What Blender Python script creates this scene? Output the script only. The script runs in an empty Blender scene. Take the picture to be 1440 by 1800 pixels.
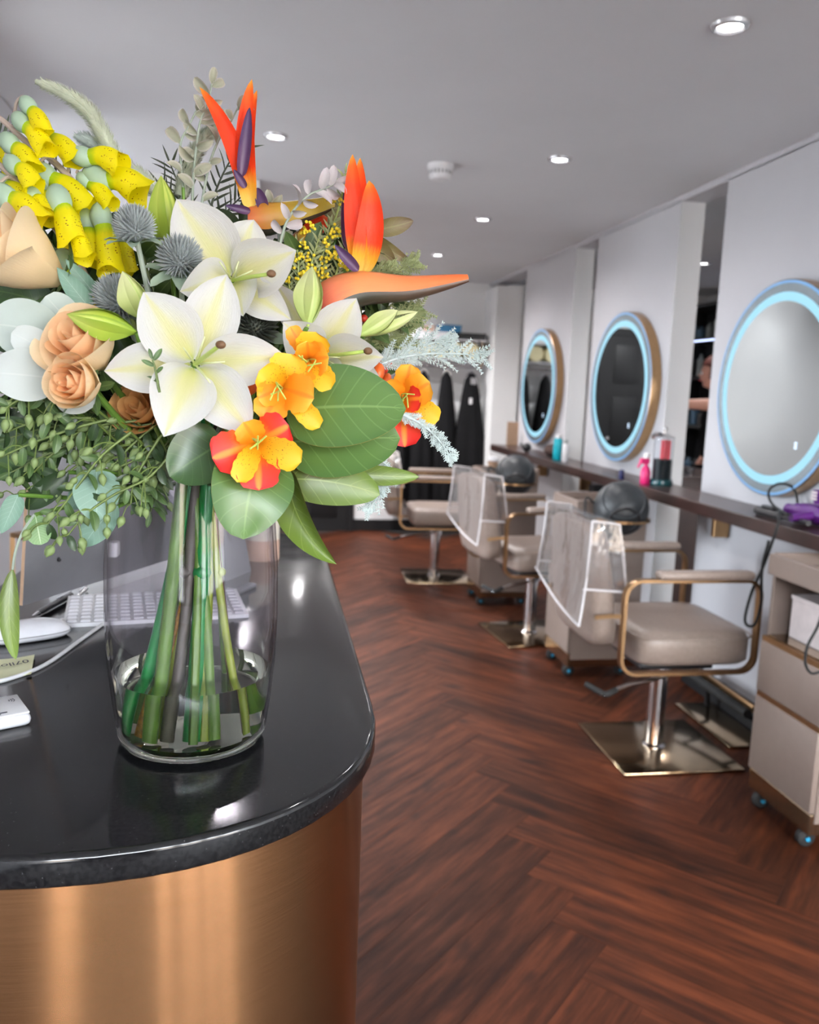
import bpy, bmesh, math, random
from mathutils import Vector as V, Matrix, noise
R = random.Random(7)
PI = math.pi
sc = bpy.context.scene
col = sc.collection

# ---------------------------------------------------------------- camera
H = 1.43
F, PITCH, YAW, ROLL = 1453.8, .1484, .1678, .0375
FW = V((math.sin(YAW)*math.cos(PITCH), math.cos(YAW)*math.cos(PITCH), -math.sin(PITCH)))
_r = V((math.cos(YAW), -math.sin(YAW), 0)); _u = _r.cross(FW)
CR = _r*math.cos(ROLL) + _u*math.sin(ROLL)
CU = -_r*math.sin(ROLL) + _u*math.cos(ROLL)
CAM = V((0, 0, H))
cd = bpy.data.cameras.new('camera'); cam = bpy.data.objects.new('camera', cd); col.objects.link(cam)
cam.matrix_world = Matrix(((CR.x, CU.x, -FW.x, 0), (CR.y, CU.y, -FW.y, 0), (CR.z, CU.z, -FW.z, H), (0, 0, 0, 1)))
cd.sensor_fit = 'VERTICAL'; cd.sensor_height = 36; cd.lens = F/1800*36
cd.clip_start = .02; cd.clip_end = 100
cd.dof.use_dof = True; cd.dof.focus_distance = .80; cd.dof.aperture_fstop = 7.0
sc.camera = cam

# ---------------------------------------------------------------- daylight, exposure
w = bpy.data.worlds.new('sky'); sc.world = w; w.use_nodes = True
bg = w.node_tree.nodes['Background']; bg.inputs[0].default_value = (.85, .925, 1.0, 1); bg.inputs[1].default_value = 40.0
def portal(nm_, loc, sx, sy, rot):          # sky portals in the glazing, so daylight is sampled there
    ld = bpy.data.lights.new(nm_, 'AREA'); ld.shape = 'RECTANGLE'; ld.size = sx; ld.size_y = sy; ld.cycles.is_portal = True
    lo = bpy.data.objects.new(nm_, ld); col.objects.link(lo); lo.location = loc; lo.rotation_euler = rot
portal('portal_front', (1.67, -3.2, 1.36), 5.35, 2.1, (PI/2, 0, 0))
portal('portal_left', (-1.10, 2.85, 1.6), .40, 1.2, (PI/2, 0, -PI/2))
portal('portal_recess', (-2.36, 4.215, .95), .83, 1.4, (PI/2, 0, -PI/2))
sc.view_settings.view_transform = 'Standard'; sc.view_settings.look = 'None'
sc.view_settings.exposure = 0.2; sc.view_settings.gamma = 1; sc.view_settings.use_curve_mapping = False
sc.cycles.use_denoising = True
sc.cycles.max_bounces = 10; sc.cycles.diffuse_bounces = 5; sc.cycles.glossy_bounces = 5
sc.cycles.transmission_bounces = 8; sc.cycles.transparent_max_bounces = 24
sc.cycles.sample_clamp_indirect = 6; sc.cycles.caustics_reflective = False

# ---------------------------------------------------------------- helpers
def ray(px, py): return FW + CR*((px-720)/F) + CU*((900-py)/F)
def at(px, py, Y):
    d = ray(px, py); return CAM + d*(Y/d.y)
def onz(px, py, z):
    d = ray(px, py); return CAM + d*((z-H)/d.z)
def px2m(Y): return Y/F

def frames(pts, up=None):
    n = len(pts); T = []
    for i in range(n):
        a = pts[max(0, i-1)]; b = pts[min(n-1, i+1)]
        t = (b-a); T.append(t.normalized() if t.length > 1e-9 else V((0, 0, 1)))
    ref = up or (V((0, 0, 1)) if abs(T[0].z) < .9 else V((1, 0, 0)))
    N = (ref - T[0]*ref.dot(T[0])).normalized(); out = []
    for t in T:
        N = N - t*N.dot(t)
        if N.length < 1e-6: N = t.orthogonal()
        N.normalize(); out.append((t, N, t.cross(N)))
    return out
def cat(pts, k=6):
    pts = [V(p) for p in pts]
    if len(pts) < 3: return [pts[0].lerp(pts[-1], i/k) for i in range(k+1)]
    q = [pts[0]*2-pts[1]] + pts + [pts[-1]*2-pts[-2]]; out = []
    for i in range(1, len(q)-2):
        a, b, c, d = q[i-1], q[i], q[i+1], q[i+2]
        for j in range(k):
            t = j/k
            out.append(.5*((2*b)+(c-a)*t+(2*a-5*b+4*c-d)*t*t+(3*b-a-3*c+d)*t**3))
    out.append(pts[-1]); return out

class MB:
    def __init__(s): s.v = []; s.f = []; s.uv = []
    def add(s, vs, fs, uvs=None):
        o = len(s.v); s.v += [V(x) for x in vs]
        s.f += [[i+o for i in f] for f in fs]
        s.uv += uvs if uvs else [None]*len(fs)
        return s
    def grid(s, fn, nu, nv, cu=False, cv=False):
        o = len(s.v); mu = nu if cu else nu+1; mv = nv if cv else nv+1
        for i in range(mu):
            for j in range(mv): s.v.append(V(fn(i/nu, j/nv)))
        for i in range(nu):
            for j in range(nv):
                a, b = i, (i+1) % mu; c, d = j, (j+1) % mv
                s.f.append([o+a*mv+c, o+b*mv+c, o+b*mv+d, o+a*mv+d])
                s.uv.append([(i/nu, j/nv), ((i+1)/nu, j/nv), ((i+1)/nu, (j+1)/nv), (i/nu, (j+1)/nv)])
        return s
    def tube(s, pts, r, n=8, cap=True, flat=1.0, up=None):
        pts = [V(p) for p in pts]; m = len(pts); fr = frames(pts, up)
        rad = r if isinstance(r, (list, tuple)) else [r]*m
        if len(rad) != m: rad = [rad[0] + (rad[-1]-rad[0])*i/(m-1) for i in range(m)] if len(rad) == 2 else [rad[min(len(rad)-1, int(i*len(rad)/m))] for i in range(m)]
        o = len(s.v)
        for i in range(m):
            t, N, B = fr[i]
            for j in range(n):
                a = 2*PI*j/n; s.v.append(pts[i] + N*(math.cos(a)*rad[i]) + B*(math.sin(a)*rad[i]*flat))
        for i in range(m-1):
            for j in range(n):
                k = (j+1) % n
                s.f.append([o+i*n+j, o+i*n+k, o+(i+1)*n+k, o+(i+1)*n+j])
                u0, u1 = i/(m-1), (i+1)/(m-1)
                s.uv.append([(u0, j/n), (u0, (j+1)/n), (u1, (j+1)/n), (u1, j/n)])
        if cap:
            s.f.append([o+j for j in range(n)][::-1]); s.uv.append([(0, 0)]*n)
            s.f.append([o+(m-1)*n+j for j in range(n)]); s.uv.append([(1, 0)]*n)
        return s
    def bar(s, pts, a, b, up, closed=False):      # rectangular bar, a in the plane, b along up
        pts = [V(p) for p in pts]; m = len(pts); up = V(up); o = len(s.v)
        for i in range(m):
            p0 = pts[(i-1) % m] if closed else pts[max(0, i-1)]; p1 = pts[(i+1) % m] if closed else pts[min(m-1, i+1)]
            t = (p1-p0).normalized(); n = t.cross(up).normalized()
            for x, y in ((-a, -b), (a, -b), (a, b), (-a, b)): s.v.append(pts[i] + n*(x/2) + up*(y/2))
        for i in range(m if closed else m-1):
            k = (i+1) % m
            for j in range(4):
                q = (j+1) % 4; s.f.append([o+i*4+j, o+i*4+q, o+k*4+q, o+k*4+j]); s.uv.append(None)
        if not closed:
            s.f += [[o, o+1, o+2, o+3][::-1], [o+(m-1)*4+j for j in range(4)]]; s.uv += [None, None]
        return s
    def lathe(s, prof, n=24, c=(0, 0, 0), axis=None):
        c = V(c)
        if axis is None: X, Y, Z = V((1, 0, 0)), V((0, 1, 0)), V((0, 0, 1))
        else:
            Z = V(axis).normalized(); X = Z.orthogonal().normalized(); Y = Z.cross(X)
        m = len(prof)-1
        def fn(u, v):
            r, z = prof[round(v*m)]; a = 2*PI*u
            return c + X*(r*math.cos(a)) + Y*(r*math.sin(a)) + Z*z
        return s.grid(fn, n, m, cu=True)
    def ball(s, c, r, n=12, m=8, sc3=(1, 1, 1), axis=None):
        pr = [(max(1e-5, math.sin(PI*i/m))*r, -math.cos(PI*i/m)*r*sc3[2]) for i in range(m+1)]
        return s.lathe([(p*sc3[0], z) for p, z in pr], n, c, axis)
    def box(s, x0, x1, y0, y1, z0, z1, bev=0, seg=2):
        bm = bmesh.new(); bmesh.ops.create_cube(bm, size=1)
        for v in bm.verts: v.co = V((x0+(v.co.x+.5)*(x1-x0), y0+(v.co.y+.5)*(y1-y0), z0+(v.co.z+.5)*(z1-z0)))
        if bev: bmesh.ops.bevel(bm, geom=bm.edges[:], offset=bev, segments=seg, affect='EDGES', profile=.5, clamp_overlap=True)
        bm.verts.index_update()
        s.add([v.co.copy() for v in bm.verts], [[v.index for v in f.verts] for f in bm.faces]); bm.free(); return s
    def prism(s, poly, z0, z1):
        n = len(poly); vs = [(x, y, z0) for x, y in poly] + [(x, y, z1) for x, y in poly]
        fs = [list(range(n))[::-1], list(range(n, 2*n))] + [[i, (i+1) % n, n+(i+1) % n, n+i] for i in range(n)]
        return s.add(vs, fs)
    def xf(s, M): s.v = [M @ v for v in s.v]; return s
    def mesh(s, name, mat=None, smooth=True, org=None, ang=40):
        me = bpy.data.meshes.new(name)
        vs = [tuple(v-org) for v in s.v] if org is not None else [tuple(v) for v in s.v]
        me.from_pydata(vs, [], s.f)
        uvl = me.uv_layers.new(name='UVMap'); k = 0; dat = [0.0]*(2*len(me.loops))
        for f, u in zip(s.f, s.uv):
            for i in range(len(f)):
                if u: dat[2*k], dat[2*k+1] = u[i]
                k += 1
        uvl.data.foreach_set('uv', dat)
        if smooth:
            me.polygons.foreach_set('use_smooth', [True]*len(me.polygons))
            if ang: me.set_sharp_from_angle(angle=math.radians(ang))
        if mat: me.materials.append(MATS[mat])
        me.update(); return me
    def build(s, name, mat, parent=None, smooth=True, ang=40, world=False):
        org = None
        if world and parent:
            org = V((0, 0, 0)); p = parent
            while p: org = org + p.location; p = p.parent
        return link(name, s.mesh(name, mat, smooth, org, ang), parent)

def link(name, me, parent=None, M=None):
    o = bpy.data.objects.new(name, me); col.objects.link(o)
    if parent: o.parent = parent
    if M is not None: o.matrix_local = M
    return o
def tag(o, label=None, cat_=None, group=None, kind=None):
    if label: o['label'] = label
    if cat_: o['category'] = cat_
    if group: o['group'] = group
    if kind: o['kind'] = kind
    return o
def thing(name, label, cat_, loc=(0, 0, 0), rz=0, group=None):
    o = bpy.data.objects.new(name, None); col.objects.link(o); o.empty_display_size = .05
    o.location = loc; o.rotation_euler = (0, 0, rz)
    return tag(o, label, cat_, group)
def struct(name, mb, mat, parent=None, smooth=False):
    o = mb.build(name, mat, parent, smooth); o['kind'] = 'structure'; return o
def copy_tree(o, parent=None):
    c = o.copy(); col.objects.link(c); c.parent = parent
    for ch in list(o.children): copy_tree(ch, c)
    return c

# ---------------------------------------------------------------- materials
MATS = {}
def nm(name):
    m = bpy.data.materials.new(name); m.use_nodes = True; nt = m.node_tree
    MATS[name] = m; return m, nt, nt.nodes['Principled BSDF']
def lk(nt, a, b): nt.links.new(a, b)
def nd(nt, t, **kw):
    n = nt.nodes.new(t)
    for k, v in kw.items(): setattr(n, k, v)
    return n
def c4(c): return (*c, 1) if len(c) == 3 else c
def ramp(nt, fac, stops, interp='LINEAR'):
    r = nd(nt, 'ShaderNodeValToRGB'); e = r.color_ramp.elements; r.color_ramp.interpolation = interp
    e[0].position, e[0].color = stops[0][0], c4(stops[0][1])
    e[1].position, e[1].color = stops[-1][0], c4(stops[-1][1])
    for p, c in stops[1:-1]: x = e.new(p); x.color = c4(c)
    lk(nt, fac, r.inputs[0]); return r.outputs[0]
def mix(nt, f, a, b, blend='MIX'):
    m = nd(nt, 'ShaderNodeMix', data_type='RGBA', blend_type=blend)
    for i, x in ((0, f), (6, a), (7, b)):
        if isinstance(x, (int, float)): m.inputs[i].default_value = x
        elif isinstance(x, (tuple, list)): m.inputs[i].default_value = c4(x)
        else: lk(nt, x, m.inputs[i])
    return m.outputs[2]
def mth(nt, op, a, b=0.0):
    m = nd(nt, 'ShaderNodeMath', operation=op)
    for i, x in enumerate((a, b)):
        if isinstance(x, (int, float)): m.inputs[i].default_value = x
        else: lk(nt, x, m.inputs[i])
    return m.outputs[0]
def tex(nt, kind, scale, coord='Object', stretch=None, det=3, rough=.5, vec=None):
    if vec is None:
        tc = nd(nt, 'ShaderNodeTexCoord'); vec = tc.outputs[coord]
    if stretch:
        mp = nd(nt, 'ShaderNodeMapping'); mp.inputs['Scale'].default_value = stretch; lk(nt, vec, mp.inputs[0]); vec = mp.outputs[0]
    n = nd(nt, {'noise': 'ShaderNodeTexNoise', 'vor': 'ShaderNodeTexVoronoi'}[kind]); lk(nt, vec, n.inputs['Vector'])
    n.inputs['Scale'].default_value = scale
    if kind == 'noise': n.inputs['Detail'].default_value = det; n.inputs['Roughness'].default_value = rough
    return n.outputs[0]
def bump(nt, b, h, st=.2, dist=.002):
    n = nd(nt, 'ShaderNodeBump'); n.inputs['Strength'].default_value = st; n.inputs['Distance'].default_value = dist
    lk(nt, h, n.inputs['Height']); lk(nt, n.outputs[0], b.inputs['Normal'])
def plain(name, c, rough=.5, metal=0, var=.06, scale=30, em=None, es=0, spec=.5, coat=0, bmp=0):
    m, nt, b = nm(name)
    n = tex(nt, 'noise', scale)
    d = tuple(max(0, x*(1-var)) for x in c); l = tuple(min(1, x*(1+var)) for x in c)
    lk(nt, ramp(nt, n, [(.3, d), (.7, l)]), b.inputs['Base Color'])
    b.inputs['Roughness'].default_value = rough; b.inputs['Metallic'].default_value = metal
    b.inputs['Specular IOR Level'].default_value = spec; b.inputs['Coat Weight'].default_value = coat
    if em: b.inputs['Emission Color'].default_value = c4(em); b.inputs['Emission Strength'].default_value = es
    if bmp: bump(nt, b, n, bmp)
    return m
def translucent(nt, b, colr, f=.3):
    t = nd(nt, 'ShaderNodeBsdfTranslucent'); ms = nd(nt, 'ShaderNodeMixShader'); ms.inputs[0].default_value = f
    if isinstance(colr, tuple): t.inputs[0].default_value = c4(colr)
    else: lk(nt, colr, t.inputs[0])
    lk(nt, b.outputs[0], ms.inputs[1]); lk(nt, t.outputs[0], ms.inputs[2])
    lk(nt, ms.outputs[0], nt.nodes['Material Output'].inputs[0])
def petal_mat(name, stops, edge=None, rib=None, veins=0, spots=None, rough=.5, tr=.25, ribw=.05, var=.1, side=0):
    """colour along the length (u), towards the edge (|v|), midrib, side veins, spots"""
    m, nt, b = nm(name); tc = nd(nt, 'ShaderNodeTexCoord'); sp = nd(nt, 'ShaderNodeSeparateXYZ'); lk(nt, tc.outputs['UV'], sp.inputs[0])
    u, v = sp.outputs[0], sp.outputs[1]
    av = mth(nt, 'MULTIPLY', mth(nt, 'ABSOLUTE', mth(nt, 'SUBTRACT', v, .5)), 2.0)
    nz = tex(nt, 'noise', 6, 'UV', (1, 9, 1))
    uu = mth(nt, 'ADD', u, mth(nt, 'MULTIPLY', mth(nt, 'SUBTRACT', nz, .5), .18))
    c = ramp(nt, uu, stops)
    if edge: c = mix(nt, ramp(nt, av, [(edge[1], (0, 0, 0)), (edge[2], (1, 1, 1))]), c, edge[0])
    if rib: c = mix(nt, ramp(nt, av, [(0, (.75,)*3), (ribw, (.6,)*3), (ribw*2.2, (0, 0, 0))]), c, rib)
    if veins:
        s_ = mth(nt, 'SINE', mth(nt, 'MULTIPLY', mth(nt, 'SUBTRACT', u, mth(nt, 'MULTIPLY', av, .22)), veins))
        c = mix(nt, ramp(nt, s_, [(.93, (0, 0, 0)), (1, (.35,)*3)]), c, rib or (1, 1, 1))
    if spots:
        vo = tex(nt, 'vor', spots[1], 'UV', spots[2]); msk = ramp(nt, vo, [(spots[3]*.6, (1, 1, 1)), (spots[3], (0, 0, 0))])
        zone = ramp(nt, u, [(spots[4], (0, 0, 0)), (spots[4]+.1, (1, 1, 1)), (spots[5], (1, 1, 1)), (min(1, spots[5]+.12), (0, 0, 0))])
        c = mix(nt, mix(nt, 1, msk, zone, 'MULTIPLY'), c, spots[0])
    n2 = tex(nt, 'noise', 14, 'Object'); c = mix(nt, mth(nt, 'MULTIPLY', n2, var*2), c, mix(nt, .6, c, c, 'MULTIPLY'))
    lk(nt, c, b.inputs['Base Color']); b.inputs['Roughness'].default_value = rough
    if tr: translucent(nt, b, c, tr)
    return m
def clear_mat(name, tint, gloss_rough=.02, fac=.08, haze=None, ior=1.45, edge=None, crinkle=0):
    m, nt, b = nm(name); nt.nodes.remove(b)
    t = nd(nt, 'ShaderNodeBsdfTransparent'); g = nd(nt, 'ShaderNodeBsdfGlossy'); g.inputs['Roughness'].default_value = gloss_rough
    t.inputs[0].default_value = c4(tint)
    if crinkle:
        bp = nd(nt, 'ShaderNodeBump'); bp.inputs['Strength'].default_value = crinkle; bp.inputs['Distance'].default_value = .02; lk(nt, tex(nt, 'noise', 9, det=3, stretch=(1, 1, .5)), bp.inputs['Height']); lk(nt, bp.outputs[0], g.inputs['Normal'])
    lw = nd(nt, 'ShaderNodeLayerWeight'); lw.inputs[0].default_value = .5
    if edge: lk(nt, ramp(nt, lw.outputs['Facing'], [(0, tint), (.6, tint), (1, edge)]), t.inputs[0])
    ms = nd(nt, 'ShaderNodeMixShader'); lk(nt, mth(nt, 'ADD', mth(nt, 'MULTIPLY', mth(nt, 'POWER', lw.outputs['Facing'], 4.0), .55), fac), ms.inputs[0])
    last = t.outputs[0]
    if haze:
        d = nd(nt, 'ShaderNodeBsdfDiffuse'); d.inputs[0].default_value = c4(haze[0]); h = nd(nt, 'ShaderNodeMixShader'); h.inputs[0].default_value = haze[1]
        lk(nt, last, h.inputs[1]); lk(nt, d.outputs[0], h.inputs[2]); last = h.outputs[0]
    lk(nt, last, ms.inputs[1]); lk(nt, g.outputs[0], ms.inputs[2]); lk(nt, ms.outputs[0], nt.nodes['Material Output'].inputs[0])
    return m
def glass_mat(name, c, ior):
    m, nt, b = nm(name); b.inputs['Base Color'].default_value = c4(c); b.inputs['Roughness'].default_value = 0
    b.inputs['IOR'].default_value = ior; b.inputs['Transmission Weight'].default_value = 1; return m
# ---- plain materials
plain('paint_wall', (.52, .515, .54), .75, var=.015, scale=3)
plain('paint_white_and_lit_end', (.91, .92, .93), .7, var=.015, scale=3)
plain('paint_ceiling', (.76, .765, .785), .85, var=.02, scale=2)
plain('black_paint', (.010, .010, .011), .55, spec=.3)
plain('black_plastic', (.015, .015, .017), .4)
plain('black_rubber', (.012, .012, .012), .7)
plain('black_cloth', (.006, .006, .007), .9, spec=.2)
plain('white_plastic', (.82, .82, .84), .35)
plain('white_gloss', (.78, .78, .82), .2)
plain('chrome', (.70, .70, .72), .16, 1, var=.01)
plain('bronze', (.40, .245, .125), .28, 1, var=.08)
plain('bronze_plate', (.42, .31, .2), .16, 1, var=.06)
plain('taupe_leather', (.30, .235, .20), .38, var=.08, bmp=.05, scale=60)
plain('taupe_laminate', (.235, .178, .15), .5, var=.03)
plain('aluminium', (.36, .36, .38), .45, .85, var=.03)
plain('dark_wood', (.035, .016, .013), .3, var=.3, scale=8)
plain('grey_dome', (.022, .025, .028), .42, var=.05)
plain('grey_dome_face', (.06, .068, .074), .38, var=.05)
plain('blue_hub', (.02, .32, .55), .4)
plain('lamp_ring', (.7, .7, .72), .25, .6)
plain('lamp_lens', (.9, .9, .92), .4, em=(1, .98, 1), es=14)
plain('detector_vent', (.18, .18, .19), .6)
plain('cream_towel', (.75, .68, .42), .9)
plain('blue_box', (.03, .17, .33), .5)
plain('peach_card', (.62, .42, .32), .7)
plain('cream_jar', (.78, .72, .62), .5)
plain('kraft', (.45, .30, .2), .7)
plain('turquoise', (.0, .40, .50), .35)
plain('pink_plastic', (.72, .02, .17), .35)
plain('navy_plastic', (.01, .015, .09), .35)
plain('purple_plastic', (.09, .012, .16), .3)
plain('brown_fur', (.05, .025, .02), .95, var=.4, scale=60, bmp=.6)
plain('red_plastic', (.65, .06, .08), .4)
plain('teal_liquid', (.002, .006, .008), .4, spec=.2)
plain('teal_base', (.0, .05, .06), .25)
plain('note_paper', (.80, .80, .52), .8, var=.03)
plain('ink', (.03, .03, .05), .6)
plain('box_white_pink', (.72, .64, .63), .5)
plain('screen_dark', (.01, .01, .012), .15)
plain('icon', (.6, .7, .8), .5, em=(.55, .75, 1), es=.9)
plain('floor_base', (.03, .014, .01), .6)
plain('pavement', (.42, .40, .38), .9)
plain('facade', (.50, .40, .32), .9)
plain('shelf_dark', (.02, .022, .024), .5)
plain('led', (.5, .6, .9), .5, em=(.55, .65, 1), es=3)
plain('bottle_grey', (.25, .28, .27), .4)
plain('bottle_blue', (.05, .12, .2), .4)
plain('skin', (.62, .33, .25), .5)
plain('hair', (.10, .02, .012), .6, var=.3, scale=80)
plain('grey_fabric', (.3, .3, .31), .8)
clear_mat('vinyl', (.80, .77, .76), .07, .10, ((.72, .69, .69), .09), crinkle=.9)
plain('vinyl_piping', (.75, .72, .73), .5)
clear_mat('jar_glass', (.95, .96, .97), .03, .01)
plain('ring_light', (.03, .04, .05), .5, em=(.33, .70, .88), es=.92)
plain('ring_edge', (.03, .04, .06), .4, em=(.22, .48, .85), es=.75)
plain('mirror_glass', (.40, .43, .44), .015, 1, var=0)
plain('mirror_band', (.30, .36, .40), .25, .6)

# granite, copper, planks
m, nt, b = nm('granite'); n = tex(nt, 'noise', 260, det=2); vo = tex(nt, 'vor', 160)
c = ramp(nt, n, [(.35, (.004, .004, .005)), (.62, (.013, .013, .014))]); c = mix(nt, ramp(nt, vo, [(.05, (1,)*3), (.09, (0,)*3)]), c, (.05, .05, .052))
lk(nt, c, b.inputs['Base Color']); lk(nt, ramp(nt, tex(nt, 'noise', 9), [(.3, (.08,)*3), (.7, (.16,)*3)]), b.inputs['Roughness'])
b.inputs['Specular IOR Level'].default_value = .5
m, nt, b = nm('copper'); b.inputs['Metallic'].default_value = 1; b.inputs['Roughness'].default_value = .22; b.inputs['Anisotropic'].default_value = 1.0
tz = nd(nt, 'ShaderNodeCombineXYZ'); tz.inputs[2].default_value = 1; lk(nt, tz.outputs[0], b.inputs['Tangent'])
n = tex(nt, 'noise', 40, stretch=(.5, .5, 30), det=4)
lk(nt, ramp(nt, n, [(.3, (.40, .195, .088)), (.7, (.50, .26, .127))]), b.inputs['Base Color'])
m, nt, b = nm('plank'); tc = nd(nt, 'ShaderNodeTexCoord'); oi = nd(nt, 'ShaderNodeObjectInfo')
va = nd(nt, 'ShaderNodeVectorMath', operation='ADD'); sv = nd(nt, 'ShaderNodeVectorMath', operation='SCALE'); cb = nd(nt, 'ShaderNodeCombineXYZ')
for i in range(3): lk(nt, oi.outputs['Random'], cb.inputs[i])
lk(nt, cb.outputs[0], sv.inputs[0]); sv.inputs['Scale'].default_value = 37; lk(nt, tc.outputs['Object'], va.inputs[0]); lk(nt, sv.outputs[0], va.inputs[1])
g1 = tex(nt, 'noise', 3, vec=va.outputs[0], stretch=(1, 9, 1), det=6, rough=.62); g2 = tex(nt, 'noise', 12, vec=va.outputs[0], stretch=(1, 16, 1), det=4)
g3 = tex(nt, 'noise', 5, vec=va.outputs[0], stretch=(1, 2.2, 1), det=2)
c = ramp(nt, g1, [(.32, (.028, .0072, .0038)), (.5, (.078, .0195, .0066)), (.68, (.150, .037, .0125))])
c = mix(nt, mth(nt, 'MULTIPLY', g2, .5), c, (.042, .015, .009)); c = mix(nt, ramp(nt, g3, [(.62, (0,)*3), (.78, (.75,)*3)]), c, (.014, .006, .005))
rv = ramp(nt, oi.outputs['Random'], [(0, (.62,)*3), (1, (1.35,)*3)]); c = mix(nt, 1, c, rv, 'MULTIPLY')
lk(nt, c, b.inputs['Base Color']); lk(nt, ramp(nt, g1, [(.3, (.58,)*3), (.7, (.48,)*3)]), b.inputs['Roughness']); bump(nt, b, g2, .12, .001); b.inputs['Specular IOR Level'].default_value = .16

# ---------------------------------------------------------------- room shell
CE = 2.48
XW, XB = 2.10, 2.235            # pier faces
fl = struct('floor', MB().box(-2.4, 4.5, -3.4, 8.4, -.12, -.006), 'floor_base')
# herringbone planks, apex line along x = .83
PW, PN = .158, 6
pm = MB().box(0, PN*PW, 0, PW, -.006, 0, .0008, 1).mesh('plank', 'plank', False)
s2 = math.sqrt(.5); ox = .83-(PN-.5)*s2*PW; oy = .08
for a in range(-8, 9):
    for i in range(-30, 60):
        for k in (0, 1):
            p, q = i+a*PN, i-a*PN
            if k: p, q = p+PN, q+1-PN
            lx, ly = (PN, 1) if not k else (1, PN)
            X = ((p+lx/2)-(q+ly/2))*s2*PW+ox; Y = ((p+lx/2)+(q+ly/2))*s2*PW+oy
            if not (-.55 < X < 2.35 and 1.1 < Y < 8.0): continue
            wx, wy = (p-q)*s2*PW+ox, (p+q)*s2*PW+oy
            Mx = Matrix.Translation((wx, wy, 0)) @ Matrix.Rotation(PI/4, 4, 'Z')
            if k: Mx = Mx @ Matrix.Translation((PW, 0, 0)) @ Matrix.Rotation(PI/2, 4, 'Z')
            o = link('plank', pm, fl, Mx)
struct('ceiling', MB().box(-2.4, 4.5, -3.4, 8.4, CE, CE+.1), 'paint_ceiling')
struct('wall_left', MB().box(-1.2, -1.05, -3.4, 2.65, 0, CE).box(-1.2, -1.05, 3.05, 3.8, 0, CE).box(-1.2, -1.05, 2.65, 3.05, 0, 1.0).box(-1.2, -1.05, 2.65, 3.05, 2.2, CE), 'paint_wall')
struct('added_left_window', MB().box(-1.15, -1.10, 2.65, 3.05, 1.0, 1.03).box(-1.15, -1.10, 2.65, 3.05, 2.17, 2.2).box(-1.15, -1.10, 2.65, 2.67, 1.03, 2.17).box(-1.15, -1.10, 3.03, 3.05, 1.03, 2.17), 'black_paint')  # added window out of view, lights the right wall and ceiling
struct('wall_left_recess', MB().box(-2.4, -2.3, 3.8, 4.63, 0, .25).box(-2.4, -2.3, 3.8, 4.63, 1.65, CE), 'paint_wall')
struct('added_recess_window', MB().box(-2.38, -2.33, 3.8, 3.84, .25, 1.65).box(-2.38, -2.33, 4.59, 4.63, .25, 1.65).box(-2.38, -2.33, 3.84, 4.59, .25, .29).box(-2.38, -2.33, 3.84, 4.59, 1.61, 1.65), 'black_paint')  # added unseen window, brightens the left block wall and the room
struct('wall_left_return', MB().box(-2.4, -1.2, 3.65, 3.8, 0, CE), 'paint_wall')
struct('wall_left_block', MB().box(-2.4, -.08, 4.63, 8.16, 0, CE), 'paint_white_and_lit_end')
wb = struct('wall_back', MB().box(-.2, 4.5, 8.16, 8.3, 0, CE), 'paint_white_and_lit_end')
struct('wall_back_step', MB().box(2.06, 2.30, 7.70, 8.16, 0, CE-.07), 'paint_white_and_lit_end')
struct('baseboard_back', MB().box(.80, 2.06, 8.135, 8.16, 0, .115, .004), 'black_paint')
struct('baseboard_left', MB().box(-1.05, -1.03, -3.2, 3.8, 0, .115, .004), 'black_paint')
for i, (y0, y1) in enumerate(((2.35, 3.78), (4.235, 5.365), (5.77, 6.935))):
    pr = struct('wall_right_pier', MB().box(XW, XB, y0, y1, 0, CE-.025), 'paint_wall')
    MB().box(XW+.001, XB-.001, y0-.003, y0, 0, CE-.03).build('lit_end_slab', 'paint_white_and_lit_end', pr, False)  # whiter slab, front window light put into the colour of the pier ends
    struct('baseboard_right', MB().box(XW-.018, XW, y0, y1, .0, .125, .004), 'black_paint')
struct('wall_right_header', MB().box(XW, XB, -3.3, 8.16, CE-.03, CE), 'paint_wall')
struct('wall_side_room', MB().box(4.4, 4.5, -3.3, 8.16, 0, CE), 'paint_white_and_lit_end')
# shop front behind the camera: low sill and lintel, open glazing bays between dark mullions
struct('wall_front_sill', MB().box(-1.2, 4.5, -3.36, -3.24, 0, .26), 'paint_wall')
struct('wall_front_lintel', MB().box(-1.2, 4.5, -3.36, -3.24, 2.45, CE), 'paint_wall')
wf = struct('window_1', MB().box(-1.05, 4.4, -3.34, -3.26, .26, .31).box(-1.05, 4.4, -3.34, -3.26, 2.40, 2.45), 'black_paint')
for x, mw in ((-1.02, .03), (-.56, .03), (1.18, .03), (1.70, .11), (2.05, .03), (2.6, .10), (3.3, .07), (4.37, .03)): MB().box(x-mw, x+mw, -3.33, -3.27, .31, 2.40, .005).build('mullion', 'black_paint', wf, False)  # wide mullions shaped to stripe the reflection in the copper
d2 = struct('added_front_door', MB().box(-.50, 1.12, -3.33, -3.28, 0, 1.85, .004), 'black_paint')  # unseen door, added and sized for the dark band in the copper
MB().box(.2, .42, -3.28, -3.25, .9, .95, .004).build('door_pull', 'chrome', d2, False)
struct('ground_street', MB().box(-20, 20, -18, -3.45, -.25, -.15).box(-20, -2.45, -3.45, 12, -.25, -.15), 'pavement')
struct('wall_street_opposite', MB().box(-20, 20, -18.5, -18, -.15, 4.5), 'facade')

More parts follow.
